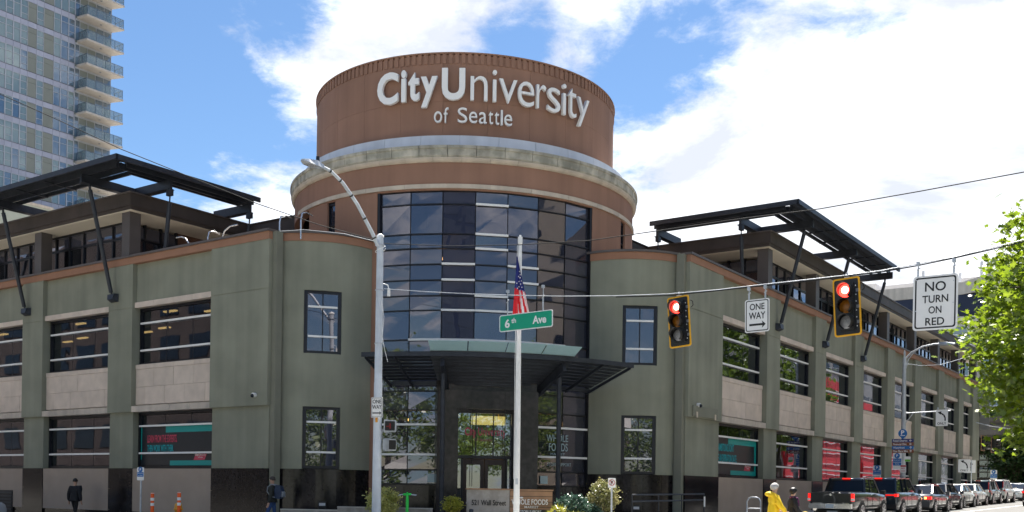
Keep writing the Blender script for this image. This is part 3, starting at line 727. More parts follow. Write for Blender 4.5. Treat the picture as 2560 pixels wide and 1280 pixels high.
for sx in (-1, 1):
    for (z0, z1) in ((-.3, 1.6), (1.61, 3.4), (3.41, 4.49)): MB(DT).box(min(sx*1.08, sx*1.118), max(sx*1.08, sx*1.118), 6.85, 7.6, z0, z1).build('granite_slab', 'portal_granite', pr)
q = MB(DT)
q.box(-1.08, -1.0, 6.75, 6.9, .3, 4.5).box(1.0, 1.08, 6.75, 6.9, .3, 4.5).box(-1.0, 1.0, 6.75, 6.9, 4.40, 4.5).box(-1.0, 1.0, 6.75, 6.9, 2.72, 2.84).box(-.86, -.80, 6.75, 6.9, .3, 2.72).box(.80, .86, 6.75, 6.9, .3, 2.72).box(-.34, -.31, 6.77, 6.88, 2.84, 4.4).box(.31, .34, 6.77, 6.88, 2.84, 4.4)
tf = q.build('transom_window', 'dark_frame', U)
for (x0, x1) in ((-1.0, -.34), (-.31, .31), (.34, 1.0)): MB(DT).box(x0, x1, 6.80, 6.812, 2.84, 4.40).build('pane', 'door_glass', tf)
for (x0, x1) in ((-1.0, -.86), (.86, 1.0)): MB(DT).box(x0, x1, 6.80, 6.812, .3, 2.72).build('pane', 'door_glass', tf)
for sx in (-1, 1):
    x0, x1 = (-.79, -.012) if sx < 0 else (.012, .79)
    dq = MB(DT).box(x0, x0+.13, 6.76, 6.86, .32, 2.70).box(x1-.13, x1, 6.76, 6.86, .32, 2.70).box(x0+.13, x1-.13, 6.76, 6.86, 2.50, 2.70).box(x0+.13, x1-.13, 6.76, 6.86, .32, .58).build('door', 'bronze_frame', U)
    MB(DT).box(x0+.13, x1-.13, 6.80, 6.81, .58, 2.5).build('pane', 'door_glass', dq)
    MB(DT).box(x0+.13, x1-.13, 6.815, 6.83, 1.06, 1.12).build('push_bar', 'band_metal', dq)
    xh = sx*.10
    MB(DT).tube([(xh, 6.86, .98), (xh+sx*.0, 6.95, .98), (xh, 6.97, 1.05), (xh, 6.97, 1.5), (xh, 6.95, 1.56), (xh, 6.86, 1.56)], .018, 8).build('handle', 'steel_bright', dq)
    MB(DT).box(xh+sx*.07-.04, xh+sx*.07+.04, 6.861, 6.87, 1.1, 1.4).build('notice', 'paper', dq)
MB(DT).box(-1.1, 1.1, 4.6, 4.7, .2, 4.8).build('lobby_wall', 'interior_warm', U)
MB(DT).box(-.3, 1.0, 5.4, 5.5, 4.0, 4.4).build('lobby_lamp', 'ceiling_lamp', U)
MB(DT).box(-1.2, 1.2, 4.7, 6.7, .2, .25).build('lobby_floor', 'beige_block', U)
def dtext(txt, t, o, z, w, h, m, bold=0., par=None, depth=.006):
    p = dgp(t, o, z); me = text_mesh(txt, w, h, depth, bold); me.materials.clear(); me.materials.append(M[m]); return inst(me, 'lettering', par or U, p, (PI/2, 0, -PI/4))
MB(DT).box(-1.0, 1.0, 6.70, 6.72, 3.42, 3.98).build('lobby_sign', 'white_bar', U)
dtext('City', -.52, 6.835, 3.68, .44, .40, 'pink_type', .03); dtext('University', .27, 6.835, 3.68, 1.02, .40, 'pink_type'); dtext('of Seattle', -.05, 6.835, 3.43, .66, .12, 'pink_film')
# store lettering on the right-hand glass
def gtext(txt, a, z, w, h, m, bold=0.):
    am = rad(a); r = 7.14; me = text_mesh(txt, w, h, .006, bold); me.materials.clear(); me.materials.append(M[m])
    inst(me, 'lettering', cwo, (TX+r*math.cos(am), TY+r*math.sin(am), z), (PI/2, 0, am+PI/2))
gtext('WHOLE', 248.2, 3.56, 1.0, .26, 'frost_type', .01); gtext('FOODS', 248.6, 3.22, .88, .30, 'frost_type', .01); gtext('MARKET', 248.4, 2.96, .66, .09, 'frost_type'); gtext('STORE SUPPORT', 249.0, 2.57, 1.12, .12, 'frost_type')
am = rad(247.6); MB().ball((TX+7.14*math.cos(am), TY+7.14*math.sin(am), 3.78), .07, 8, 0, (1, .3, .6)).build('leaf_emblem', 'frost_type', cwo)
for a in (209.2, 243.6):
    am = rad(a); ca, sa = math.cos(am), math.sin(am)
    MB().bar((TX+7.13*ca-.16*sa, TY+7.13*sa+.16*ca, 1.98), (TX+7.13*ca+.16*sa, TY+7.13*sa-.16*ca, 1.98), .012, .30).build('notice', 'paper', cwo)

# ---- steel and glass canopy over the entrance: a ring that rises outwards
def cz(r): return 5.48+(r-7.3)*(6.30-5.48)/(9.5-7.3)
ec = MB(); A0, A1, AL, AR = 196.2, 259.2, 211.0, 242.5
for (r, h, w) in ((9.5, .16, .05), (7.35, .14, .05)): ec.arc(TX, TY, [(r-w, cz(r)-h), (r+w, cz(r)-h), (r+w, cz(r)), (r-w, cz(r))], A0, A1, 48)
canopy = ec.build('entrance_canopy', 'black_steel', U)
for j in range(9):
    r0 = 7.45+j*.225
    for (a0, a1) in ((A0, AL), (AR, A1)):
        MB().arc(TX, TY, [(r0, cz(r0)), (r0+.17, cz(r0+.17)), (r0+.17, cz(r0+.17)+.02), (r0, cz(r0)+.02)], a0, a1, 10).build('deck_strip', 'black_steel', canopy)
    MB().arc(TX, TY, [(r0, cz(r0)-.12), (r0+.03, cz(r0)-.12), (r0+.03, cz(r0)+.0), (r0, cz(r0))], AL, AR, 20).build('fin', 'black_steel', canopy)
MB().arc(TX, TY, [(7.4, cz(7.4)+.03), (9.5, cz(9.5)+.03), (9.5, cz(9.5)+.05), (7.4, cz(7.4)+.05)], AL, AR, 24).build('deck', 'canopy_pan', canopy)
for i in range(4):
    a0 = AL+(AR-AL)*i/4; a1 = a0+(AR-AL)/4
    MB().arc(TX, TY, [(9.45, 6.33), (9.47, 6.32), (10.02, 6.60), (10.0, 6.61)], a0+.12, a1-.12, 8).build('glass_panel', 'canopy_glass', canopy)
for a in (197, 203.5, 250, 258.4):
    ca, sa = math.cos(rad(a)), math.sin(rad(a)); MB().bar((TX+7.3*ca, TY+7.3*sa, cz(7.3)-.16), (TX+9.5*ca, TY+9.5*sa, cz(9.5)-.16), .05, .10).build('purlin', 'black_steel', canopy)
for a, ac in ((213.6, 213.5), (240.4, 240.9)):
    ca, sa = math.cos(rad(a)), math.sin(rad(a)); MB().bar((TX+7.2*ca, TY+7.2*sa, cz(7.2)-.28), (TX+9.35*ca, TY+9.35*sa, cz(9.35)-.28), .14, .30).build('beam', 'black_steel', canopy)
    ca, sa = math.cos(rad(ac)), math.sin(rad(ac)); r = 8.85
    MB().tube([(TX+r*ca, TY+r*sa, .2), (TX+r*ca, TY+r*sa, cz(r)-.45)], .085, 12).tube([(TX+r*ca, TY+r*sa, cz(r)-.45), (TX+r*ca, TY+r*sa, cz(r)-.2)], .05, 8).build('column', 'black_steel', canopy)

# ---- window banners
def banner(T, s0, s1, flip, lines, nm):
    # s0..s1 along the wing; the reader's left end is at the larger s on the left wing, the smaller s on the right wing
    rz = {'L': -PI/2, 'R': 0}[flip]
    q = MB(T); q.box(s0, s1, .425, .435, 2.36, 3.92); bn = q.build('window_banner', 'banner_dark', U)
    def bx(a0, a1, z0, z1, m, n='border_strip'): MB(T).box(min(a0, a1), max(a0, a1), .418, .424, z0, z1).build(n, m, bn)
    Lf, Rt = (s1, s0) if flip == 'L' else (s0, s1); sg_ = 1 if Rt > Lf else -1; w = abs(s1-s0)
    P = lambda t: Lf+sg_*t
    bx(P(w-.19), P(w), 2.36, 3.92, 'teal_print'); bx(P(w*.34), P(w-.19), 3.66, 3.92, 'teal_print'); bx(P(w*.40), P(w-.19), 2.36, 2.55, 'teal_print'); bx(P(0), P(.06), 2.6, 3.9, 'teal_print')
    for (txt, t0, t1, z, h, m) in lines:
        s = P((t0+t1)/2); x, y, _ = T((s, .415, 0))
        me = text_mesh(txt, t1-t0, h, .004, .02); me.materials.clear(); me.materials.append(M[m]); inst(me, 'lettering', bn, (x, y, z), (PI/2, 0, rz))
    # slanted emblem with the school's name over it
    t0 = w-1.35; pts = [(P(t0), 2.57), (P(t0+.66), 2.57), (P(t0+.78), 2.80), (P(t0+.12), 2.80)]
    MB(T).add([(s, .417, z) for s, z in pts]+[(s, .423, z) for s, z in pts], [(0, 1, 2, 3), (7, 6, 5, 4), (0, 4, 5, 1), (1, 5, 6, 2), (2, 6, 7, 3), (3, 7, 4, 0)]).build('emblem', 'pink_type', bn)
    for (txt, tc, z, wd_, h, b) in (('City', t0+.20, 2.755, .22, .10, .03), ('University', t0+.53, 2.755, .42, .10, 0), ('of Seattle', t0+.42, 2.67, .26, .045, 0)):
        x, y, _ = T((P(tc), .412, 0)); me = text_mesh(txt, wd_, h, .004, b); me.materials.clear(); me.materials.append(M['white_paint']); inst(me, 'lettering', bn, (x, y, z), (PI/2, 0, rz))
banner(TL, 14.35, 19.02, 'L', (('LEARN FROM THE EXPERTS.', .42, 2.3, 3.42, .30, 'pink_type'), ('THEN WORK WITH THEM.', .42, 2.08, 3.04, .28, 'teal_type')), 'L')
banner(TR, 14.35, 19.02, 'R', (('LIFE AMBITIONS DON\'T', .2, 2.2, 3.50, .33, 'teal_type'), ('HAVE AN EXPIRATION DATE.', .2, 2.5, 3.05, .33, 'teal_type')), 'R')
# store banner hung at the far end of the right wing
bq = MB(TR).box(65.3, 65.36, -.75, -.05, 7.0, 10.3).build('blade_banner', 'grey_block', U)
me = text_mesh('FOODS', .62, .45, .01); me.materials.clear(); me.materials.append(M['sign_white']); inst(me, 'lettering', bq, (65.29, -.40, 8.6), (PI/2, 0, -PI/2))
me = text_mesh('MARKET', .45, .16, .01); me.materials.clear(); me.materials.append(M['sign_white']); inst(me, 'lettering', bq, (65.29, -.40, 8.2), (PI/2, 0, -PI/2))
# terrace hoops, wall lamps, vent grille, wall box on the right wing
for side, T, pts in (('L', TL, ((17.05, 16.3, 11.35), (15.2, 15.2, 11.4), (14.3, 13.43, 11.35), (11.2, 11.2, 11.45), (10.1, 10.1, 11.4))), ('R', TR, ((13.2, 12.2, 11.1),))):
    for s0, s1, z in pts:
        if s0 != s1: P = [(s0, .5, z-.02), (s0-(s0-s1)*.4, .5, z-.03), (s0-(s0-s1)*.75, .5, z-.12), (s1, .5, z-.32), (s1, .5, 10.4)] if side == 'R' or s0 > 17 else [(s1, .5, z), (s0-(s0-s1)*.5, .5, z), (s0-(s0-s1)*.15, .5, z-.14), (s0, .5, z-.4), (s0, .5, 10.4)]
        else: P = [(s0, 1.1, z-.04), (s0, .8, z), (s0, .6, z-.08), (s0, .55, z-.3), (s0, .55, 10.4)]
        MB(T).tube(P, .03, 8).build('roof_hoop', 'steel_bright', U)
for (x, y, d) in ((.58, 10.6, 0), (10.5, .55, 1)):
    pass
vl = MB(TL).box(28.0, 31.9, .10, .14, -.2, 1.25).build('vent_grille', 'plastic_dark', U)
for i in range(9): MB(TL).box(28.0, 31.9, .05, .10, -.1+i*.15, -.02+i*.15).build('slat', 'black_steel', vl)
wb = MB(TR).box(11.45, 13.75, -.07, -.005, 4.55, 4.95).build('wall_box', 'olive_trim', U)
for s in (11.75, 13.45): MB(TR).box(s-.06, s+.06, -.10, -.071, 4.5, 4.72).build('clip', 'cream_stone', wb)
# low step lights let into the granite and the handrail
for (cx_, cy_, a, z, sw_) in ((3.2, 12.0, 232, .95, 0), (3.2, 12.0, 232, .95, 1)):
    am = rad(a); r = 2.845; p = (cx_+r*math.cos(am), cy_+r*math.sin(am)); tvx, tvy = -math.sin(am), math.cos(am); nx, ny = math.cos(am), math.sin(am)
    TT = (lambda p: p) if not sw_ else (lambda p: (p[1], p[0], p[2]))
    q = MB(TT).bar((p[0]-tvx*.15, p[1]-tvy*.15, z), (p[0]+tvx*.15, p[1]+tvy*.15, z), .05, .26).build('wall_light', 'dark_frame', U)
    MB(TT).bar((p[0]-tvx*.11+nx*.02, p[1]-tvy*.11+ny*.02, z+.02), (p[0]+tvx*.11+nx*.02, p[1]+tvy*.11+ny*.02, z+.02), .03, .10).build('lens', 'band_metal', q)
# ------------------------------------------------------------------ apartment tower behind the left wing
AP = thing('apartment_tower', 'tall glass apartment tower with grey bands and a stack of balconies behind the left wing', 'building', (48, 101, 0))
PITCH, Z1 = 2.98, 59.12
cols = [31.5, 32.6, 33.7, 34.8, 35.9, 37.0, 38.0, 39.23, 40.12, 41.01, 41.9, 43.0, 43.9, 45.17, 46.1, 47.1, 47.95]
kind = ['g', 'g', 'b', 'g', 'b', 'g', 'g', 'gh', 'g', 'g', 'b', 'gh', 'b', 'g', 'd', 'dh']
kind[9] = 'gh'
MB().box(30, 52.9, 101.12, 118, 0, 72).build('wall', 'apt_beige', AP)
floors = list(range(-3, 9))
mp = {}
rp = random.Random(3)
for k in floors:
    z = Z1-PITCH*k; dz = (-48, -101, z-Z1)
    for i in range(len(cols)-1):
        x0, x1 = cols[i], cols[i+1]; t = kind[i]; key = (i,)
        if key not in mp:
            zb, zt = Z1+.36, Z1+2.60; y = 101
            m_ = {}
            m_['band'] = MB().box(x0+.012, x1-.012, y-.01, y+.1, Z1-.34, Z1+.32).mesh('spandrel_panel', 'apt_band')
            if t == 'b': m_['beige'] = [MB().box(x0+.02, x1-.02, y, y+.1, zb, zt-.6).mesh('cladding_panel', 'apt_beige'), MB().box(x0+.02, x1-.02, y, y+.1, zt-.58, zt).mesh('cladding_panel', 'apt_beige')]
            else:
                q = MB().box(x0, x0+.06, y-.03, y+.1, zb-.04, zt+.06).box(x1-.06, x1, y-.03, y+.1, zb-.04, zt+.06).box(x0+.06, x1-.06, y-.02, y+.1, zt, zt+.06).box(x0+.06, x1-.06, y-.02, y+.1, zb-.04, zb+.02).box(x0+.06, x1-.06, y-.02, y+.1, zt-.72, zt-.66)
                if 'h' in t: q.box(x0+.06, x1-.06, y-.02, y+.1, zb+.62, zb+.68)
                m_['frame'] = q.mesh('window', 'apt_frame')
                zz = [(zb+.02, zt-.72), (zt-.66, zt)] if 'h' not in t else [(zb+.02, zb+.62), (zb+.68, zt-.72), (zt-.66, zt)]
                m_['pane'] = {g: [MB().box(x0+.06, x1-.06, y+.03, y+.06, a, b).mesh('pane', g) for a, b in zz] for g in ('apt_glass', 'apt_glass_dark')}
            mp[key] = m_
        m_ = mp[key]
        inst(m_['band'], 'spandrel_panel', AP, dz)
        if t == 'b':
            for me in m_['beige']: inst(me, 'cladding_panel', AP, dz)
        else:
            w_ = inst(m_['frame'], 'window', AP, dz)
            g = 'apt_glass_dark' if (t[0] == 'd' and rp.random() < .6) or rp.random() < .15 or (k in (4, 5) and rp.random() < .4) else 'apt_glass'
            for me in m_['pane'][g]: inst(me, 'pane', w_)
    MB().box(30, 48.0, 100.96, 101.05, z+.30, z+.345).build('drip_line', 'dark_frame', AP)
    # balcony
    if k == floors[0]:
        bs = MB().add([(48.2, 101, Z1-.02), (48.42, 99.2, Z1), (53.6, 99.2, Z1), (53.05, 101, Z1), (48.2, 101, Z1+.24), (48.42, 99.2, Z1+.22), (53.6, 99.2, Z1+.22), (53.05, 101, Z1+.24)], [(3, 2, 1, 0), (4, 5, 6, 7), (0, 1, 5, 4), (1, 2, 6, 5), (2, 3, 7, 6), (3, 0, 4, 7)])
        bal = [('balcony', bs.mesh('balcony', 'apt_slab'))]
        XS = [48.46, 49.75, 51.05, 52.3, 53.5]
        rail = MB()
        for x in XS: rail.box(x-.02, x+.02, 99.22, 99.26, Z1+.22, Z1+1.32)
        rail.box(48.44, 53.54, 99.21, 99.27, Z1+1.30, Z1+1.34).box(48.42, 48.47, 99.25, 100.98, Z1+1.30, Z1+1.34).box(53.48, 53.54, 99.25, 100.98, Z1+1.30, Z1+1.34).box(53.48, 53.54, 99.25, 100.98, Z1+.70, Z1+.73)
        for y in (100.1, 100.96): rail.box(48.42, 48.46, y, y+.04, Z1+.22, Z1+1.3).box(53.5, 53.54, y, y+.04, Z1+.22, Z1+1.3)
        bal.append(('railing', rail.mesh('railing', 'apt_rail')))
        for a, b in zip(XS[:-1], XS[1:]): bal.append(('glass_panel', MB().box(a+.04, b-.04, 99.235, 99.245, Z1+.28, Z1+1.28).mesh('glass_panel', 'rail_glass')))
        bal.append(('glass_panel', MB().box(48.44, 48.45, 99.3, 100.08, Z1+.28, Z1+1.28).mesh('glass_panel', 'rail_glass'))); bal.append(('glass_panel', MB().box(48.44, 48.45, 100.15, 100.92, Z1+.28, Z1+1.28).mesh('glass_panel', 'rail_glass')))
        bal.append(('lamp', MB().tube([(50.9, 100.1, Z1-.03), (50.9, 100.1, Z1+.02)], .13, 10).mesh('lamp', 'apt_rail')))
        rec = [MB().box(a+.03, b-.03, 101.05, 101.1, Z1+.3, Z1+1.9).mesh('pane', g) for a, b, g in ((48.0, 48.6, 'apt_glass_dark'), (48.6, 49.7, 'apt_glass'), (49.7, 50.8, 'apt_glass'), (50.8, 51.9, 'apt_glass_dark'), (51.9, 52.9, 'apt_glass'))]
        rec += [MB().box(a+.03, b-.03, 101.05, 101.1, Z1+1.96, Z1+2.8).mesh('pane', g) for a, b, g in ((48.0, 48.6, 'apt_glass_dark'), (48.6, 49.7, 'apt_beige'), (49.7, 50.8, 'apt_beige'), (50.8, 51.9, 'apt_glass_dark'), (51.9, 52.9, 'apt_glass_dark'))]
        fr_ = MB()
        for x in (48.0, 48.6, 49.7, 50.8, 51.9, 52.95): fr_.box(x-.03, x+.03, 101.0, 101.12, Z1+.25, Z1+2.75)
        fr_.box(48, 53.0, 101.0, 101.12, Z1+1.9, Z1+1.96).box(48, 53, 101.0, 101.12, Z1+2.75, Z1+2.98)
        sl = fr_.mesh('glazed_screen', 'apt_frame')
    o0 = inst(bal[0][1], 'balcony', AP, dz)
    for n_, me in bal[1:]: inst(me, n_, o0)
    o1 = inst(sl, 'glazed_screen', AP, dz)
    for me in rec: inst(me, 'pane', o1)
MB().box(28, 42.9, 97.0, 108, 0, 33.6).build('podium', 'apt_podium', AP)
MB().box(27.9, 43, 96.9, 108, 33.6, 33.9).build('podium_coping', 'cream_stone', AP)
MB().box(42.9, 53, 99.8, 108, 0, 34.6).build('podium', 'apt_podium', AP)

# ------------------------------------------------------------------ buildings beyond the right wing
FB = thing('apartment_block', 'cream and green apartment block with navy band and curved concrete parapet beyond the right wing', 'building', (100, 10, 0))
MB().box(100.2, 125, 3, 24, 0, 24.3).build('wall', 'cream_siding', FB)
MB().box(99.9, 125.3, 8.6, 24, 24.45, 25.85).build('parapet', 'concrete_pale', FB)
q = MB().add([(99.9, 8.6, 24.45), (98.6, 1, 25.2), (110, 1, 25.2), (110, 8.6, 24.45), (99.9, 8.6, 25.85), (98.6, 1, 27.4), (110, 1, 27.4), (110, 8.6, 25.85)], [(3, 2, 1, 0), (4, 5, 6, 7), (0, 1, 5, 4), (1, 2, 6, 5), (2, 3, 7, 6), (3, 0, 4, 7)])
q.build('parapet', 'concrete_pale', FB)
MB().box(100.0, 110, 1, 24, 21.9, 24.44).build('navy_band', 'navy_band', FB)
MB().box(99.6, 110, 1, 24, 21.3, 21.9).build('cornice', 'cream_siding', FB)
MB().box(104, 118, 5.9, 18.4, 25, 27.1).build('penthouse', 'white_roof', FB)
MB().box(104.5, 112, 19.5, 21.5, 25, 27.6).build('penthouse', 'white_roof', FB)
for y, z in ((7.2, 28.6), (6.5, 28.5), (5.4, 28.3), (13.6, 28.2), (9.5, 27.5)): MB().tube([(103, y, 25.5), (103, y, z)], .16, 8).build('flue', 'band_metal', FB)
MB().box(99.6, 108, -6, 6.6, 0, 19.0).build('green_wing', 'green_siding', FB)
def fwin(x, y0, y1, z0, z1, arch=False):
    f = MB().box(x-.10, x, y0, y0+.12, z0, z1).box(x-.10, x, y1-.12, y1, z0, z1).box(x-.10, x, y0+.12, y1-.12, z0, z0+.12).box(x-.10, x, y0+.12, y1-.12, z1-.12, z1).box(x-.09, x, (y0+y1)/2-.05, (y0+y1)/2+.05, z0+.12, z1-.12)
    if arch:
        ym, r = (y0+y1)/2, (y1-y0)/2
        for i in range(8):
            a0, a1 = PI*i/8, PI*(i+1)/8; f.bar((x-.05, ym+r*math.cos(a0), z1+.75*r*math.sin(a0)), (x-.05, ym+r*math.cos(a1), z1+.75*r*math.sin(a1)), .12, .12)
    fo = f.build('window', 'white_bar', FB)
    for a, b in ((y0+.12, (y0+y1)/2-.05), ((y0+y1)/2+.05, y1-.12)): MB().box(x-.04, x-.02, a, b, z0+.12, z1-.12).build('pane', 'apt_glass', fo)
    if arch: MB().add([(x-.03, ym+r*math.cos(PI*i/8), z1+.7*r*math.sin(PI*i/8)) for i in range(9)], [tuple(range(9))]).build('fanlight', 'apt_glass', fo)
fwin(100.2, 7.6, 10.4, 18.6, 20.0, True); fwin(100.2, 7.8, 10.4, 15.2, 17.2); fwin(100.2, 7.8, 10.4, 11.6, 13.8); fwin(100.2, 7.8, 10.4, 8, 10.2)
for z in (15.4, 11.6, 7.8):
    for y in (4.0, .2, -3.6): fwin(99.6, y, y+2.5, z, z+2.4)
GB = thing('brick_garage', 'dark brick garage with a large multi-pane window behind the far crossing', 'building', (82, 0, 0))
MB().box(82, 100, -2.6, 9, 0, 8.9).build('wall', 'brick_dark', GB)
f = MB().box(81.9, 82, 1.55, 1.63, 3.35, 5.6).box(81.9, 82, 4.2, 4.28, 3.35, 5.6)
for z in (3.35, 3.9, 4.5, 5.06, 5.55): f.box(81.9, 82, 1.63, 4.2, z, z+.07)
for y in (2.35, 3.3): f.box(81.9, 82, y, y+.06, 3.42, 5.55)
fo = f.build('window', 'glass_block', GB)
for z in (3.42, 3.97, 4.57, 5.13):
    for y in (1.63, 2.41, 3.36): MB().box(81.95, 81.97, y+.02, y+.70, z+.02, z+.44).build('pane', 'apt_glass_dark', fo)
MG = thing('monorail_guideway', 'dark concrete elevated rail guideway crossing the street beyond the parked cars', 'guideway', (80, -10, 0))
MB().box(78, 79.0, -60, 40, 8.55, 8.95).box(78.1, 78.9, -60, 40, 7.3, 8.2).box(78.3, 78.8, -60, 40, 8.2, 8.55).build('beam', 'beam_concrete', MG)
MB().box(80.6, 81.5, -60, 40, 7.2, 8.9).build('beam', 'beam_concrete', MG)
for y in (-26, 22): MB().box(78.6, 80.8, y-.6, y+.6, 0, 8.2).build('column', 'beam_concrete', MG)

# buildings across the two streets: out of the frame, they stand in the glass of the tower and wings
def block(name, label, base, x0, x1, y0, y1, h, wallm, winm, fx, fy, ww, wh, face):
    B_ = thing(name, label, 'building', base)
    MB().box(x0, x1, y0, y1, 0, h).build('wall', wallm, B_)
    me = None
    for z in range(int(h/fy)):
        q = MB()
        n = int(((x1-x0) if face in 'Nn' else (y1-y0))/fx)
        for i in range(n):
            if face == 'N': q.box(x0+i*fx+.5, x0+i*fx+.5+ww, y1, y1+.06, z*fy+1.2, z*fy+1.2+wh)
            else: q.box(x1, x1+.06, y0+i*fx+.5, y0+i*fx+.5+ww, z*fy+1.2, z*fy+1.2+wh)
        o = q.build('window_row', winm, B_)
        o['kind'] = 'stuff'
    return B_
block('office_tower', 'dark glass office tower across the avenue', (-60, -40, 0), -78, -52, -50, -24, 36, 'navy_band', 'tower_glass', 3.0, 3.6, 2.5, 3.0, 'E')
block('hotel_block', 'beige masonry block across the street', (8, -45, 0), -2, 20, -52, -36, 28, 'beige_block', 'car_glass', 5.0, 3.4, 2.4, 1.7, 'N')
block('warehouse', 'dark grey warehouse across the avenue from the left wing', (-35, 60, 0), -52, -28, 34, 120, 24, 'brick_dark', 'car_glass', 4.0, 3.6, 2.6, 2.0, 'E')
sb = block('market_hall', 'grey hall with red awnings across the street', (85, -40, 0), 30, 290, -44, -27, 22, 'grey_block', 'car_glass', 6.0, 4.2, 4.2, 2.2, 'N')
for x0, x1, z0, z1 in ((110, 117, 2.6, 17), (118.5, 124, 2.6, 16), (126, 137, 2.6, 15), (96, 103, 2, 8), (141, 148, 2.6, 11)):
    MB().box(x0, x1, -27, -26.6, z0, z1).build('red_panel', 'red_awning', sb)
    for k in range(int((z1-z0)/1.4)): MB().box(x0, x1, -26.6, -26.5, z0+.2+k*1.4, z0+.3+k*1.4).build('trim_line', 'white_roof', sb)

# ------------------------------------------------------------------ trees and shrubs
STAR = [(0, -.5)]+[((1 if i % 2 == 0 else .42)*.5*math.sin(rad(-140+28*i))*1.0, (1 if i % 2 == 0 else .42)*.5*math.cos(rad(-140+28*i))) for i in range(11)]
OVAL = [(0, -.5), (.24, -.15), (.26, .1), (0, .5), (-.26, .1), (-.24, -.15)]
def leaves(pts, size, shape, rng, flat=.5):
    vs, fs = [], []; n = len(shape)
    for p in pts:
        s = size*rng.uniform(.7, 1.25)
        nx, ny, nz = rng.gauss(0, 1), rng.gauss(0, 1), abs(rng.gauss(0, 1))+flat
        N_ = Vector((nx, ny, nz)).normalized(); u_ = N_.cross(Vector((rng.gauss(0, 1), rng.gauss(0, 1), rng.gauss(0, 1)))).normalized(); v_ = N_.cross(u_)
        b = len(vs); vs += [tuple(p+u_*(a*s)+v_*(c*s)) for a, c in shape]; fs.append(tuple(range(b, b+n)))
    me = bpy.data.meshes.new('crown'); me.from_pydata(vs, [], fs); me.update(); return me
def clumps(rng, n, c, r, per, spread, shell=.55, keep=lambda d: True):
    out = []
    cs = []
    while len(cs) < n:
        d = Vector((rng.gauss(0, 1), rng.gauss(0, 1), rng.gauss(0, 1))).normalized()*rng.uniform(shell, 1)**.6
        if keep(d): cs.append(Vector((c[0]+d.x*r[0], c[1]+d.y*r[1], c[2]+d.z*r[2])))
    for q in cs:
        k = rng.uniform(.6, 1.3)
        for i in range(int(per*k)):
            out.append(q+Vector((rng.gauss(0, 1)*spread*k, rng.gauss(0, 1)*spread*k, rng.gauss(0, 1)*spread*k*.55)))
    return out, cs
def trunk_mesh(h, r, cs, rng, nb=14, c0=None):
    q = MB(); top = Vector((0, 0, h))
    q.tube([(0, 0, -.3), (.03, .02, h*.35), (-.05, .03, h*.7), (0, 0, h)], [r*1.25, r, r*.8, r*.45], 10)
    for c in cs[:nb]:
        z0 = rng.uniform(.35, .95)*h; s = Vector((0, 0, z0)); m_ = (s+c)/2+Vector((0, 0, rng.uniform(.1, .5)))
        q.tube([s, m_, c], [r*.34, r*.2, r*.06], 6)
    return q.mesh('trunk', 'bark')
# the maple that leans into the picture on the right
rg = random.Random(11)
MT = thing('maple_tree', 'sunlit bright green maple reaching in from the right behind the No Turn sign', 'tree', loc=wor(5.8, -16.5, ground(5.8, -16.5)+.14), rz=0)
mc = Vector((0, 0, 5.45))
p_, cs_ = clumps(rg, 700, mc, (5.5, 5.5, 4.5), 60, .28, .62)
p2_, cs2_ = clumps(rg, 700, mc, (4.9, 4.9, 3.9), 46, .40, .3)
me = leaves(p_+p2_, .19, STAR, rg, .5); me.materials.append(M['maple_leaf']); inst(me, 'crown', MT)
inst(trunk_mesh(8.5, .19, cs_+cs2_, rg, 60), 'trunk', MT)
# street trees opposite: out of the frame, mirrored in the windows
rg = random.Random(5)
p_, cs_ = clumps(rg, 120, (0, 0, 5.6), (3.4, 3.4, 3.9), 48, .42, .5)
lm = leaves(p_, .30, OVAL, rg, .4); lm.materials.append(M['street_leaf']); tm_ = trunk_mesh(6, .17, cs_, rg, 16)
for i, (a, b, s, w) in enumerate(((36, -18.5, 1.75, 'first'), (45, -18.8, 1.9, 'second'), (54, -18.5, 1.95, 'third'), (63, -18.7, 1.9, 'fourth'), (72, -18.5, 1.8, 'fifth'))):
    t = thing('street_tree', 'leafy street tree opposite the right wing, %s in its row from the crossing' % w, 'tree', loc=wor(a, b, ground(a, b)+.14), rz=i*1.3, group='street trees opposite the building')
    t.scale = (s*.85, s*.85, s); inst(lm, 'crown', t); inst(tm_, 'trunk', t)
for i, (a, b, s, w) in enumerate(((-19.5, -22, .95, 'nearest the camera corner'), (-20, -33, 1.1, 'down the avenue behind the camera'), (-34, -9, 1.0, 'set back from the avenue'), (-22, 12, 1.05, 'opposite the signal pole'), (-21, 24, 1.0, 'opposite the hydrant'), (-20.5, 5, 1.0, 'opposite the entrance'), (-23.5, -2.5, .95, 'beside the camera corner'), (2, -28, 1.05, 'before the beige block'), (13, -27, 1.1, 'at the far end of the beige block'))):
    t = thing('street_tree', 'leafy street tree on the opposite pavement, %s' % w, 'tree', loc=wor(a, b, ground(a, b)+.14), rz=i*1.7, group='street trees opposite the building')
    t.scale = (s, s, s); inst(lm, 'crown', t); inst(tm_, 'trunk', t)
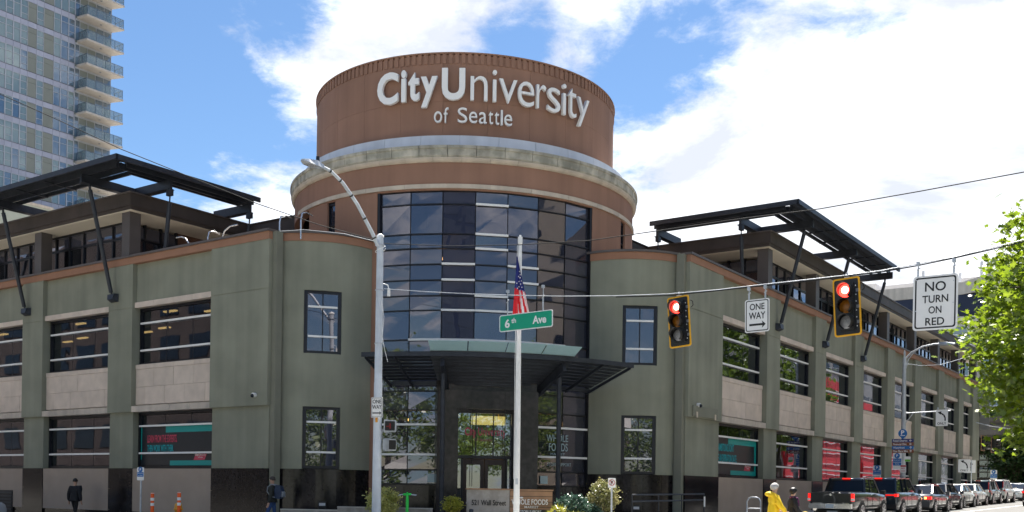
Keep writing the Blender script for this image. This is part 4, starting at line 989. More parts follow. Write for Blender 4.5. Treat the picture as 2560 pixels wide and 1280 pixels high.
# dark trees under the guideway at the end of the street
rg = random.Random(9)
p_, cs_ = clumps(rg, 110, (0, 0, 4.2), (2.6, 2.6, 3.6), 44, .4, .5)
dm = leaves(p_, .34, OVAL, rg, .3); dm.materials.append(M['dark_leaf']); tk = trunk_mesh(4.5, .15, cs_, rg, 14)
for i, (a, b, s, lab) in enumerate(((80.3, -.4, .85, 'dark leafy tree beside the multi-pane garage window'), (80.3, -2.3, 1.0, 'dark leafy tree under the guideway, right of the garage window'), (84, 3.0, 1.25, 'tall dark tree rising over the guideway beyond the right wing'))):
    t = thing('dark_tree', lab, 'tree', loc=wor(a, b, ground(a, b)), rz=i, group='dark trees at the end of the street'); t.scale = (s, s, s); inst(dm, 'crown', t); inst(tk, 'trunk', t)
def shrub(name, label, u, v, Y, r, m, n, size, seed, z=None, spike=False, sc=(1, 1, 1)):
    rg = random.Random(seed); c = pix(u, v)*Y; c.z += ZC
    gz = .45 if z is None else z
    t = thing(name, label, 'shrub', loc=Vector((c.x, c.y, gz)), rz=0, group='shrubs by the entrance')
    top = c.z-gz
    pts, cs = clumps(rg, n, (0, 0, top), (r*sc[0], r*sc[1], r*sc[2]), 16, r*.17, .45)
    pts = [p for p in pts if p.z > 0]
    me = leaves(pts, size, OVAL if not spike else [(0, -.5), (.06, 0), (0, .9), (-.06, 0)], rg, .3); me.materials.append(M[m]); inst(me, 'foliage', t)
    q = MB()
    for c_2 in cs[:10]: q.tube([(0, 0, -.15), Vector(c_2)*.5, c_2], [.03, .018, .008], 5)
    inst(q.mesh('stems', 'bark'), 'stems', t)
shrub('variegated_shrub', 'round yellow variegated shrub behind the grey signal pole', 957, 1256, 33.2, .50, 'variegated_leaf', 170, .085, 1)
shrub('gold_shrub', 'small golden shrub left of the address wall', 1131, 1264, 32.0, .30, 'gold_leaf', 90, .07, 2)
shrub('evergreen_shrub', 'dark blue-green shrub right of the store sign', 1432, 1262, 32.6, .42, 'blue_green_leaf', 120, .085, 3, None, False, (1.25, 1, .75))
shrub('olive_shrub', 'tall olive and straw coloured shrub beside the No Parking sign', 1506, 1243, 33.4, .52, 'olive_leaf', 190, .075, 4, None, False, (.9, .9, 1.05))
shrub('low_evergreen', 'low dark shrub below the straw coloured shrub', 1478, 1284, 32.9, .32, 'blue_green_leaf', 70, .08, 6)
shrub('grass_clump', 'lime green grassy clump in front of the store sign', 1395, 1292, 31.6, .28, 'gold_leaf', 70, .22, 5, None, True)
shrub('grass_clump', 'lime green grassy clump at the foot of the address wall', 1345, 1304, 31.4, .20, 'gold_leaf', 50, .2, 7, None, True)
shrub('grass_clump', 'pale grassy clump between the dark shrub and the straw coloured one', 1440, 1298, 32.0, .24, 'gold_leaf', 50, .2, 8, None, True)
# ------------------------------------------------------------------ planter walls and the address sign at the corner
def lthing(name, label, cat, a, b, z=None, rz=0., group=None):
    """a thing with its own axes; rz is measured from the picture's left-right"""
    return thing(name, label, cat, loc=wor(a, b, ground(a, b)+.14 if z is None else z), rz=rz, group=group)
RW = ANG-PI/2          # a face looking out along the left wing's street side
AS = lthing('address_wall', 'grey concrete wall with raised numbers 521 Wall Street', 'sign', .62, 2.53, .2, rad(-1.5))
MB().box(-.02, 1.33, 0, .34, 0, 1.38).build('wall', 'concrete', AS)
MB().box(-.05, 1.34, -.03, .37, 1.381, 1.425).build('cap', 'cedar', AS)
text('521 Wall Street', AS, .685, -.012, .98, 1.08, .17, 'sign_black', .02, .012)
SS = lthing('store_sign', 'cedar slat sign with white raised letters behind the flagpole', 'sign', 0, 0, .2, rad(-1.5))
SS.location = AS.location + Vector((1.345*math.cos(rad(1.5)), -1.345*math.sin(rad(1.5)), 0))
MB().box(0, 1.33, .06, .30, 0, 1.365).build('core', 'plastic_dark', SS)
for i in range(8): MB().box(.0, 1.33, .02, .06, .01+i*.17, .165+i*.17).build('slat', 'cedar', SS)
MB().box(.001, 1.36, -.02, .33, 1.370, 1.415).build('cap', 'cedar', SS)
text('WHOLE FOODS', SS, .62, .0, 1.02, 1.14, .17, 'white_paint', .02, .012); text('MARKET', SS, .68, .0, .86, .44, .07, 'white_paint', .02, .004)
MB().box(.10, 1.18, -.004, .018, .66, .78).build('panel', 'sign_black', SS); text('STORE SUPPORT', SS, .66, -.008, .72, .66, .08, 'white_paint', .004, .01)
MB().ball((.36, .0, 1.15), .05, 8, 0, (1.2, .3, .6)).build('leaf_emblem', 'white_paint', SS)
def planter(a0, b0, a1, b1, h, lab):
    t = thing('planter_wall', lab, 'planter', loc=wor(a0, b0, .2), rz=0)
    p = wor(a1, b1, .2)-wor(a0, b0, .2); MB().bar((0, 0, h/2), (p.x, p.y, h/2), .22, h).build('wall', 'concrete', t); MB().bar((0, 0, h+.02), (p.x, p.y, h+.02), .26, .035).build('cap', 'concrete_pale', t)
planter(-.2, 7.3, .9, 4.2, .72, 'low concrete planter wall behind the green scooter')
planter(-.9, 9.3, .1, 7.3, .60, 'low concrete planter wall left of the signal pole')
planter(4.3, .6, 9.2, -.9, .55, 'low concrete planter wall right of the straw coloured shrub')
for (u, Y, lab) in ((1178, 31.7, 'small black spotlight at the left foot of the address wall'), (1388, 31.3, 'small black spotlight among the lime grass')):
    c = pix(u, 1278)*Y; t = thing('ground_spotlight', lab, 'spotlight', loc=Vector((c.x, c.y, .35)), rz=0, group='ground spotlights')
    MB().tube([(0, 0, 0), (0, 0, .45)], .02, 6).build('stake', 'black_steel', t); MB().tube([(0, -.06, .44), (0, .08, .60)], [.06, .07], 10).build('head', 'black_steel', t)

# ------------------------------------------------------------------ signal pole, lamp, wires
SP = lthing('signal_pole', 'tall pale grey steel signal pole with a curved lamp arm at the corner', 'pole', -2.14, 3.83)
gz = SP.location.z; HT = 9.1-gz
MB().tube([(0, 0, -.1), (0, 0, HT*.5), (0, 0, HT*.505), (0, 0, HT)], [.142, .122, .115, .098], 20).build('shaft', 'pole_paint', SP)
MB().tube([(0, 0, HT), (0, 0, HT+.05), (0, 0, HT+.1)], [.115, .11, .04], 16).build('cap', 'white_paint', SP)
for z in (HT-.25, HT-1.6, HT-3.2): MB().tube([(0, 0, z), (0, 0, z+.03)], .128 if z > HT-2 else .135, 16).build('clamp', 'galvanised', SP)
dv = Vector((-RX, -RY, 0))     # out over the avenue
P = [Vector((0, 0, HT-.28))+dv*.10, Vector((0, 0, HT+.05))+dv*.35, Vector((0, 0, HT+.75))+dv*1.0, Vector((0, 0, HT+1.22))+dv*1.6, Vector((0, 0, HT+1.44))+dv*2.1, Vector((0, 0, HT+1.47))+dv*2.4]
arm = MB().tube(P, [.055, .055, .052, .05, .046, .042], 10).build('lamp_arm', 'pole_paint', SP)
for k in (.12, .3, .48, .64, .8):
    i = min(int(k*5), 4); p = P[i].lerp(P[i+1], k*5-i); d = (P[i+1]-P[i]).normalized(); MB().tube([p, p+d*.045], .058, 10).build('strap', 'dark_frame', arm)
q = MB(); h0 = P[-1]
q.T = lambda p: h0+dv*p[0]+Vector((-dv.y, dv.x, 0))*p[1]+Vector((0, 0, p[2]))
q.add([(0, -.06, -.05), (0, .06, -.05), (0, .06, .05), (0, -.06, .05), (.3, -.15, -.07), (.3, .15, -.07), (.3, .12, .09), (.3, -.12, .09), (.62, -.15, -.06), (.62, .15, -.06), (.62, .1, .05), (.62, -.1, .05), (.78, -.07, -.03), (.78, .07, -.03), (.78, .05, .02), (.78, -.05, .02)],
      [(0, 1, 2, 3), (15, 14, 13, 12)]+[(i*4+j, i*4+(j+1) % 4, (i+1)*4+(j+1) % 4, (i+1)*4+j) for i in range(3) for j in range(4)])
lh = q.build('lamp_head', 'galvanised', SP)
q = MB(q.T); q.box(.3, .62, -.11, .11, -.085, -.062); q.build('lens', 'lens_clear', lh)
q = MB(q.T); q.tube([(.2, 0, .07), (.2, 0, .24)], .05, 8); q.build('photocell', 'dark_frame', lh)
MB().tube([(.15*math.cos(t*.6)+.02, .13*math.sin(t*.6)-.1, HT-.35-.12*math.sin(t*.35)) for t in range(18)], .009, 5).build('cable_loop', 'white_paint', SP)
MB().tube([(.12, -.08, HT-1.4), (.26, -.1, HT-1.45), (.30, -.1, HT-1.6)], .012, 5).build('cable_loop', 'white_paint', SP); MB().box(.25, .33, -.13, -.07, HT-1.78, HT-1.55).build('junction_box', 'white_paint', SP)
MB().tube([(.1, -.1, HT-2.0), (.16, -.12, HT-2.4), (.12, -.12, HT-3.0), (.2, -.14, HT-3.4), (.3, -.16, HT-3.75)], .008, 5).build('cable_loop', 'white_paint', SP)
MB().box(-.05, .02, -.142, -.125, 3.55-gz, 4.15-gz).build('tag_strip', 'hydrant_yellow', SP)
def plate_sign(name, label, loc, rz, w, h, lines, border=True, face='sign_white', group=None, par=None, arrow=None, r=.05, tilt=0, edge='sign_black'):
    """flat traffic sign: plate, border line and lettering, looking along its own -y"""
    t = thing(name, label, 'sign', loc=loc, rz=rz, group=group)
    if tilt: t.rotation_euler = Euler((0, tilt, rz), 'XYZ')
    p = MB().prism_y(rrect(w, h, r), -.006, .006).build('plate', face, t)
    if border:
        o, i = rrect(w-.05*w/.6, h-.05*w/.6, r*.8), rrect(w-.09*w/.6, h-.09*w/.6, r*.6); n = len(o)
        MB().add([(x, -.0085, z) for x, z in o]+[(x, -.0085, z) for x, z in i]+[(x, -.006, z) for x, z in o]+[(x, -.006, z) for x, z in i], [(k, (k+1) % n, n+(k+1) % n, n+k) for k in range(n)]+[(2*n+k, 2*n+(k+1) % n, (k+1) % n, k) for k in range(n)]+[(n+k, n+(k+1) % n, 3*n+(k+1) % n, 3*n+k) for k in range(n)]).build('border', edge, t)
    for (s, x, z, tw, th, m_) in lines: text(s, t, x, -.009, z, tw, th, m_, .004, .012)
    if arrow:
        x0, x1, z, s = arrow
        MB().prism_y([(x0, z-s*.28), (x1-s*.9, z-s*.28), (x1-s*1.1, z-s), (x1, z), (x1-s*1.1, z+s), (x1-s*.9, z+s*.28), (x0, z+s*.28)], -.011, -.006).build('arrow', 'sign_black', t)
    return t
def hang(t, xs, z0, z1, m='galvanised'):
    for x in xs:
        MB().box(x-.018, x+.018, -.01, .01, z0, z0+(z1-z0)*.55).tube([(x, 0, z0+(z1-z0)*.5), (x+.01, 0, z1)], .014, 6).box(x-.035, x+.035, -.03, .03, z1-.05, z1+.03).tube([(x-.02, -.02, z0+(z1-z0)*.5), (x+.05, -.03, z0+(z1-z0)*.62)], .012, 5).build('hanger', m, t)
# points on the span wire's vertical plane
NR = Vector((RX, RY, 0)); PP = Vector((-4.06, 31.0, 0))
def span(u, v):
    r = pix(u, v); t = PP.dot(NR)/r.dot(NR); p = r*t; p.z += ZC; return p
WIRE = [(960, 722), (1060, 729), (1180, 735), (1280, 738), (1400, 740.5), (1540, 739.5), (1670, 735), (1790, 725), (1900, 712), (2000, 701), (2117, 688), (2200, 677), (2290, 660), (2385, 643), (2470, 622), (2560, 599), (2760, 560), (3300, 470)]
wp = [span(u, v) for u, v in WIRE]
sw = thing('span_wire', 'span wire carrying the signals and signs across the street', 'cable', loc=wp[0], rz=0)
MB(lambda p: Vector(p)-wp[0]).tube(wp, .011, 6).build('messenger', 'galvanised', sw)
w2 = [p+Vector((0, 0, -.03-.012*math.sin(i*2.1))) for i, p in enumerate(wp[5:])]
MB(lambda p: Vector(p)-wp[0]).tube(w2, .014, 6).build('signal_cable', 'rubber', sw)
def wz(p):     # wire height over a point of its plane
    for a, b in zip(wp[:-1], wp[1:]):
        if a.x <= p.x <= b.x: return a.z+(b.z-a.z)*(p.x-a.x)/(b.x-a.x)
    return p.z
def wire(label, pts, r=.012, m='rubber'):
    t = thing('overhead_wire', label, 'cable', loc=pts[0], rz=0); MB(lambda p: Vector(p)-pts[0]).tube(pts, r, 6).build('strand', m, t)
top = Vector((SP.location.x, SP.location.y, 9.0))
def sag(a, b, s, n=14): return [a.lerp(b, i/n)+Vector((0, 0, -4*s*(i/n)*(1-i/n))) for i in range(n+1)]
def seg(px, Y0, Y1):
    o = []
    for i, (u, v) in enumerate(px):
        d = Y0+(Y1-Y0)*i/(len(px)-1); p = pix(u, v)*d; p.z += ZC; o.append(p)
    return o
wire('black wire running from the signal pole up past the left roof canopy', seg([(945, 602), (800, 563), (640, 508), (470, 440), (303, 373), (150, 302), (0, 235), (-300, 90)], 31, 29), .013)
wire('pale wire from the signal pole along the left curved parapet', seg([(945, 605), (860, 584), (760, 574), (700, 578)], 31, 36.8), .008, 'white_paint')
wire('thin wire from the signal pole rising across the tower front to the right', seg([(960, 609), (1130, 615), (1300, 612), (1478, 601), (1630, 579), (1850, 547), (2050, 522), (2300, 478), (2560, 430), (2800, 380)], 31, 20), .012, 'rubber')

# street-name sign
c = (span(1250, 806)+span(1381, 799))/2
SN = thing('street_name_sign', 'green street name sign 6th Ave hanging from the span wire', 'sign', loc=c, rz=RW)
SN.rotation_euler = Euler((0, rad(-.8), RW), 'XYZ')
MB().prism_y(rrect(1.74, .46, .06), -.008, .008).build('plate', 'sign_white', SN); MB().prism_y(rrect(1.69, .41, .045), -.012, -.008).build('face', 'sign_green', SN)
text('6', SN, -.60, -.0135, -.015, .16, .24, 'sign_white', .004, .03); text('th', SN, -.39, -.0135, .05, .15, .14, 'sign_white', .004, .02); text('Ave', SN, .45, -.0135, .0, .44, .22, 'sign_white', .004, .03)
hang(SN, (-.60, .56), .22, .88)
def signal(label, u, vt, vb, tilt):
    c = span(u, (vt+vb)/2); h = (span(u, vt)-span(u, vb)).length; k = h/1.30
    t = thing('traffic_signal', label, 'traffic light', loc=c, rz=RW, group='traffic signals on the span wire'); t.rotation_euler = Euler((0, tilt, RW), 'XYZ'); t.scale = (k, k, k)
    MB().prism_y(rrect(.58, 1.28, .05), .02, .035).build('backplate', 'signal_black', t)
    o, i = rrect(.60, 1.30, .06), rrect(.53, 1.23, .04); n = len(o)
    MB().add([(x, y, z) for y in (.012, .04) for pl in (o, i) for x, z in pl], [(j, (j+1) % n, n+(j+1) % n, n+j) for j in range(n)]+[(2*n+j, 2*n+(j+1) % n, 3*n+(j+1) % n, 3*n+j) for j in range(n)]+[(j, (j+1) % n, 2*n+(j+1) % n, 2*n+j) for j in range(n)]+[(n+j, n+(j+1) % n, 3*n+(j+1) % n, 3*n+j) for j in range(n)]).build('border', 'signal_yellow', t)
    MB().box(-.17, .17, -.02, .22, -.53, .53).build('housing', 'signal_black', t)
    for zz, m_ in ((.35, 'lens_red'), (0, 'lens_amber'), (-.35, 'lens_clear')):
        MB().box(-.165, .165, -.05, -.02, zz-.165, zz+.165).build('door', 'signal_black', t)
        lens = MB().add([(.148*math.cos(2*PI*j/20), -.055, zz+.148*math.sin(2*PI*j/20)) for j in range(20)]+[(.10*math.cos(2*PI*j/20), -.085, zz+.10*math.sin(2*PI*j/20)) for j in range(20)]+[(0, -.095, zz)], [(j, (j+1) % 20, 20+(j+1) % 20, 20+j) for j in range(20)]+[(20+j, 20+(j+1) % 20, 40) for j in range(20)], 0, True).build('lens', m_, t)
        if m_ == 'lens_red': MB().ball((.0, -.082, zz+.01), .085, 12, 0, (1, .25, 1)).build('bulb', 'lens_red_core', lens)
        v = MB(); vs = []; N_ = 18
        for j in range(N_+1):
            a = rad(-62+304*j/N_); L_ = .30*(.55+.45*(math.sin(a)*.5+.5))
            for (r, y) in ((.160, -.05), (.160, -.05-L_), (.152, -.05-L_), (.152, -.05)): vs.append((r*math.cos(a), y, zz+r*math.sin(a)))
        v.add(vs, [(j*4+e, j*4+(e+1) % 4, (j+1)*4+(e+1) % 4, (j+1)*4+e) for j in range(N_) for e in range(4)], 0, True); v.build('visor', 'signal_black', t)
    for zz in (.45, .25, .10, -.10, -.25, -.45): MB().box(.20, .215, .0, .02, zz-.012, zz+.012).build('bolt', 'white_paint', t)
    for zz in (.38, .02, -.32):
        for j in range(4): MB().box(.232+.02*j-.02, .238+.02*j-.02, .012, .02, zz-.07, zz+.0).build('louvre_slot', 'galvanised', t)
    MB().tube([(0, .1, .53), (0, .1, .78)], .025, 8).box(-.05, .05, .06, .14, .66, .72).build('hanger', 'galvanised', t)
    MB().tube([(.3, .1, .52), (.36, .1, .48), (.37, .1, .38), (.32, .1, .34)], .012, 6).build('cable_loop', 'rubber', t)
signal('red-lit traffic signal with yellow border in front of the right curved wall', 1697, 740, 868, rad(-4.3))
signal('red-lit traffic signal with yellow border between the One Way and No Turn signs', 2117, 694, 840, rad(-3.2))
c = span(1893, 789)
OW = plate_sign('one_way_sign', 'white One Way sign hanging from the wire between the two signals', c, RW, .60, .77, (('ONE', 0, .21, .36, .15, 'sign_black'), ('WAY', 0, .0, .40, .16, 'sign_black')), arrow=(-.19, .21, -.21, .085), group='One Way signs', tilt=rad(-.8))
hang(OW, (-.20, .20), .37, .66)
c = span(2338, 756)
NTs = plate_sign('no_turn_sign', 'large white No Turn On Red sign hanging at the right end of the wire', c, RW, .90, 1.16, (('NO', 0, .34, .42, .20, 'sign_black'), ('TURN', 0, .075, .52, .16, 'sign_black'), ('ON', 0, -.155, .26, .155, 'sign_black'), ('RED', 0, -.40, .38, .16, 'sign_black')), r=.07, tilt=rad(.4))
hang(NTs, (-.36, .36), .57, .86)
for x, z in ((-.39, .5), (.36, .43), (-.39, -.16), (.36, -.03)): MB().tube([(x, -.012, z), (x, -.006, z)], .012, 8).build('bolt', 'galvanised', NTs)
# on the pole: One Way sign and two pedestrian heads
c = pix(943, 1019)*30.75; c.z += ZC
plate_sign('one_way_sign', 'white One Way sign strapped to the grey signal pole', c+Vector((0, -.05, 0)), rad(-14), .36, .60, (('ONE', 0, .175, .27, .115, 'sign_black'), ('WAY', 0, .015, .29, .12, 'sign_black')), arrow=(-.135, .14, -.165, .055), group='One Way signs', r=.03)
def ped(label, u, v, Y, rz, lit):
    c = pix(u, v)*Y; c.z += ZC
    t = thing('pedestrian_signal', label, 'pedestrian signal', loc=c, rz=rz, group='pedestrian signals on the pole'); t.scale = (.88, .88, .88)
    MB().prism_y(rrect(.42, .40, .05), -.05, .18).build('housing', 'galvanised', t); MB().prism_y(rrect(.385, .365, .05), -.075, -.05).build('bezel', 'galvanised', t)
    f = MB().prism_y(rrect(.34, .32, .03), -.08, -.074).build('screen', 'sign_black', t)
    for j in range(6): MB().box(-.165, .165, -.088, -.080, -.15+j*.055, -.145+j*.055).build('visor_slat', 'plastic_dark', f)
    if lit:
        for (x0, x1, z0, z1) in ((-.02, .03, -.10, .09), (-.12, -.03, -.04, .0)): MB().box(x0, x1, -.084, -.081, z0, z1).build('hand_sign', 'hand_led', f)
    MB().box(-.2, -.05, .0, .1, .19, .22).box(-.2, -.05, .0, .1, -.22, -.19).build('bracket', 'galvanised', t)
ped('pedestrian signal with a faint red hand, upper one on the grey pole', 975, 1065, 30.9, rad(4), True)
ped('dark pedestrian signal, lower one on the grey pole', 977, 1112, 30.95, rad(52), False)

# ------------------------------------------------------------------ flagpole and flag
c = pix(1300, 640)*29.6; FPt = thing('flagpole', 'white tapered flagpole before the entrance with a square cap', 'flagpole', loc=Vector((c.x, c.y, .3)), rz=0)
MB().tube([(0, 0, -.1), (0, 0, 3.2), (0, 0, 8.35)], [.092, .080, .05], 18).build('shaft', 'white_paint', FPt); MB().box(-.065, .065, -.065, .065, 8.35, 8.52).tube([(0, 0, 8.5), (0, 0, 8.58)], .03, 8).build('cap', 'white_paint', FPt)
MB().box(-.035, .035, -.105, -.08, 1.45, 1.62).build('cleat_box', 'galvanised', FPt); MB().tube([(-.08, -.05, 8.3), (-.1, -.06, 5.0), (-.09, -.08, 1.6)], .008, 5).build('halyard', 'white_paint', FPt)
# the flag hangs in folds: rows from the hoist down, each row a zigzag cloth section
FL = thing('flag', 'limp United States flag hanging in folds on the flagpole', 'flag', loc=Vector((c.x, c.y-.12, 8.25)), rz=0)
nr, nc = 40, 26
def fpos(i, j):
    t = i/nr; s = j/nc
    w = .04+.60*t**1.1
    x = -.10-.17*t**1.3+s*w*.93+.05*t*(1-s)
    y = -.05+.055*math.sin(s*PI*5+.6)*(.25+t)+.02*math.sin(s*9+t*6)
    z = -2.02*t+(.28*s*t if t > .55 else .28*s*t) - .05*s
    return (x, y, z)
V = [fpos(i, j) for i in range(nr+1) for j in range(nc+1)]
fq = MB(); faces = []; mi = []
for i in range(nr):
    for j in range(nc):
        t, s = i/nr, j/nc
        if t < .44-.0*s+.10*s: k = 0
        else:
            band = int((s*1.0-(t-.44)*.32+1)*6.3); k = 1 if band % 2 == 0 else 2
            if s < .34 and t > .40: k = 1
        faces.append((i*(nc+1)+j, i*(nc+1)+j+1, (i+1)*(nc+1)+j+1, (i+1)*(nc+1)+j)); mi.append(k)
fq.v = V; fq.f = faces; fq.m = mi; fq.s = [True]*len(faces)
fo = fq.build('cloth', ('flag_blue', 'flag_red', 'flag_white'), FL)
for (i, j) in ((9, 20), (11, 21), (13, 19), (15, 22), (17, 18), (19, 21), (16, 6), (19, 8), (12, 13), (15, 14), (18, 13)):
    x, y, z = fpos(i, j)
    MB().prism_y([(x+.026*(1 if k % 2 == 0 else .42)*math.sin(PI*k/5), z+.026*(1 if k % 2 == 0 else .42)*math.cos(PI*k/5)) for k in range(10)], y-.028, y-.018).build('star', 'flag_white', fo)

# ------------------------------------------------------------------ right-hand street furniture
LPX, LPY = 32.45, -2.5
LP = lthing('street_lamp', 'galvanised street lamp with a curved arm behind the parked cars', 'street lamp', LPX, LPY, None, RW)
g0 = LP.location.z; H_ = 9.0-g0
MB().tube([(0, 0, -.1), (0, 0, H_)], [.16, .095], 16).build('shaft', 'galvanised', LP); MB().tube([(0, 0, H_), (0, 0, H_+.3), (0, 0, H_+.42)], [.05, .05, .01], 8).build('finial', 'galvanised', LP)
MB().tube([(0, 0, H_-.1), (.35, 0, H_+.25), (.9, 0, H_+.52), (1.5, 0, H_+.62), (1.9, 0, H_+.62)], .045, 8).tube([(.05, 0, H_-.7), (.2, 0, H_-.1), (.5, 0, H_+.3)], .03, 8).build('lamp_arm', 'galvanised', LP)
lh2 = MB().add([(1.75, -.07, H_+.56), (1.75, .07, H_+.56), (1.75, .06, H_+.69), (1.75, -.06, H_+.69), (2.05, -.15, H_+.55), (2.05, .15, H_+.55), (2.05, .1, H_+.7), (2.05, -.1, H_+.7), (2.55, -.12, H_+.56), (2.55, .12, H_+.56), (2.55, .06, H_+.63), (2.55, -.06, H_+.63)], [(0, 1, 2, 3), (11, 10, 9, 8)]+[(i*4+j, i*4+(j+1) % 4, (i+1)*4+(j+1) % 4, (i+1)*4+j) for i in range(2) for j in range(4)]).build('lamp_head', 'galvanised', LP)
MB().box(1.8, 2.45, -.1, .1, H_+.52, H_+.552).build('lens', 'lens_clear', lh2)
MB().tube([(0, 0, 6.0-g0), (2.38, 0, 6.08-g0)], .03, 8).tube([(.0, 0, 5.35-g0), (.5, 0, 6.0-g0)], .02, 6).build('sign_arm', 'galvanised', LP)
def rs(u, v):   # pixel on the lamp's own cross plane
    r = pix(u, v); p0 = wor(LPX, LPY); t = p0.dot(NR)/r.dot(NR); p = r*t; p.z += ZC; return p-NR*.17
c = rs(2356.5, 1045)
LO = plate_sign('lane_sign', 'white left turn Only sign hung from the street lamp arm', c, RW, .60, .86, (('ONLY', 0, -.30, .44, .13, 'sign_black'),), border=False, r=.03, group='lane signs')
def curved_arrow(t, k=1.):
    P_ = [(.17, -.16), (.16, .0), (.10, .13), (.0, .21), (-.06, .24)]
    q = MB()
    for a, b in zip(P_[:-1], P_[1:]): q.bar((a[0]*k, -.009, a[1]*k), (b[0]*k, -.009, b[1]*k), .004, .065*k, 0, (0, 1, 0)) if False else q.prism_y([(a[0]*k-.035*k, a[1]*k-.01), (a[0]*k+.035*k, a[1]*k+.01), (b[0]*k+.03*k, b[1]*k+.03*k), (b[0]*k-.03*k, b[1]*k-.03*k)], -.011, -.006)
    q.prism_y([(-.22*k, .30*k), (-.02*k, .34*k), (-.06*k, .16*k)], -.011, -.006); q.build('arrow', 'sign_black', t)
curved_arrow(LO)
hang(LO, (-.2, .2), .42, .52)
c = rs(2259, 1084)
PS = thing('parking_sign', 'round blue parking P sign above the wayfinding boards', 'sign', loc=c, rz=RW, group='parking signs')
MB().prism_y([(.23*math.cos(2*PI*i/28), .23*math.sin(2*PI*i/28)) for i in range(28)], -.01, .01).build('plate', 'sign_blue', PS); MB().prism_y([(-.10, -.2), (.10, -.2), (0, -.33)], -.01, .01).build('pointer', 'sign_blue', PS)
text('P', PS, 0, -.013, .05, .17, .23, 'sign_white', .004, .03)
MB().box(-.12, .12, -.012, -.010, -.13, -.10).build('caption_line', 'sign_white', PS)
for i, (tx, m_, up) in enumerate((('Retail District', 'sign_navy', 0), ('Financial Dist.', 'sign_brown', 0), ('Waterfront', 'sign_blue', 1), ('Pike Place Mkt.', 'sign_brown', 1))):
    c = rs(2259, 1102+i*8.7)
    t = thing('wayfinding_board', ('%s wayfinding board with a white arrow on the lamp post' % ('navy Retail District', 'brown Financial District', 'blue Waterfront', 'lowest brown market')[i]), 'sign', loc=c, rz=RW, group='wayfinding boards on the lamp post')
    MB().box(-.56, .56, -.012, .012, -.090, .090).build('plate', m_, t); tw = (.74, .72, .60, .78)[i]; text(tx, t, -.50+tw/2, -.014, -.0, tw, .11, 'sign_white', .004, .012)
    q = MB()
    if up: q.box(.40, .425, -.016, -.012, -.06, .05); q.prism_y([(.412, .07), (.48, .0), (.46, -.015), (.412, .035), (.365, -.015), (.345, .0)], -.016, -.0121)
    else: q.box(.36, .48, -.016, -.012, -.012, .012); q.prism_y([(.335, 0), (.40, .06), (.418, .042), (.37, 0), (.418, -.042), (.40, -.06)], -.016, -.0121)
    q.build('arrow', 'sign_white', t)
def stack_sign(label, u, v, w, h, bands, name='parking_sign', grp='parking signs', loc=None, post=None, rz=None):
    c = rs(u, v) if loc is None else loc
    t = thing(name, label, 'sign', loc=c, rz=RW if rz is None else rz, group=grp); MB().prism_y(rrect(w, h, .03), -.006, .006).build('plate', 'sign_white', t)
    for (z0, z1, m_) in bands:
        if m_ == 'P':
            MB().prism_y([(.32*w*math.cos(2*PI*i/18), (z0+z1)/2+.32*w*math.sin(2*PI*i/18)) for i in range(18)], -.008, -.006).build('emblem', 'sign_blue', t); text('P', t, 0, -.0095, (z0+z1)/2, .2*w, .3*w, 'sign_white', .003, .02)
        else: MB().box(-w/2+.01, w/2-.01, -.008, -.006, z0, z1).build('band', m_, t)
    if post: MB().box(-.025, .025, .01, .05, -post, h/2).build('post', 'galvanised', t)
    return t
t = stack_sign('blue and white parking board below the wayfinding boards', 2245, 1153, .46, .88, ((.16, .42, 'P'), (-.05, .14, 'sign_blue'), (-.24, -.07, 'sign_blue')))
text('Pay to park', t, 0, -.0095, .05, .36, .06, 'sign_white', .003, .01); text('here', t, 0, -.0095, -.15, .2, .06, 'sign_white', .003, .01)
t = stack_sign('green and white notice on the lamp post', 2271, 1148, .30, .28, ((-.13, -.02, 'sign_lime'),), 'street_notice', 'notices on the lamp post')
t = stack_sign('red and white tow notice on the lamp post', 2260, 1172, .30, .42, ((.10, .19, 'sign_red'),), 'street_notice', 'notices on the lamp post')
text('NO', t, 0, -.0095, .02, .18, .09, 'sign_red', .003, .02); text('PARKING', t, 0, -.0095, -.12, .22, .06, 'sign_red', .003, .01)
def postsign(label, a, b, zc, w, h, grp='parking signs', rz=None):
    loc = wor(a, b, zc); t = stack_sign(label, 0, 0, w, h, ((h*.18, h*.48, 'P'), (-h*.22, h*.14, 'sign_blue')), 'parking_sign', grp, loc, zc-ground(a, b)-.1, rz)
    text('Pay here', t, 0, -.0095, h*.04, w*.8, h*.08, 'sign_white', .003, .01); text('to park', t, 0, -.0095, -h*.12, w*.7, h*.07, 'sign_white', .003, .01); return t
postsign('small blue and white parking sign over the dark SUV', 27.6, -2.5, 2.75, .40, .62)
postsign('blue and white parking sign on a grey post by the left stone base', -2.7, 14.6, 1.97, .30, .46, rz=rad(-22))
postsign('small blue and white parking sign at the far crossing', 66, -1.0, 3.3, .5, .9)
# pay station
PY = lthing('pay_station', 'dark blue-grey parking pay station behind the dark SUV', 'pay station', 29.9, -2.5, None, RW)
MB().box(-.13, .13, -.1, .1, 0, .95).build('pedestal', 'grey_block', PY); MB().prism_y(rrect(.44, .62, .12, 5, 0, 1.2), -.14, .14).build('cabinet', 'navy_band', PY); MB().box(-.14, .14, -.15, -.141, 1.18, 1.36).build('screen', 'lens_clear', PY); text('P', PY, .0, -.15, 1.42, .08, .10, 'sign_white', .003, .02)
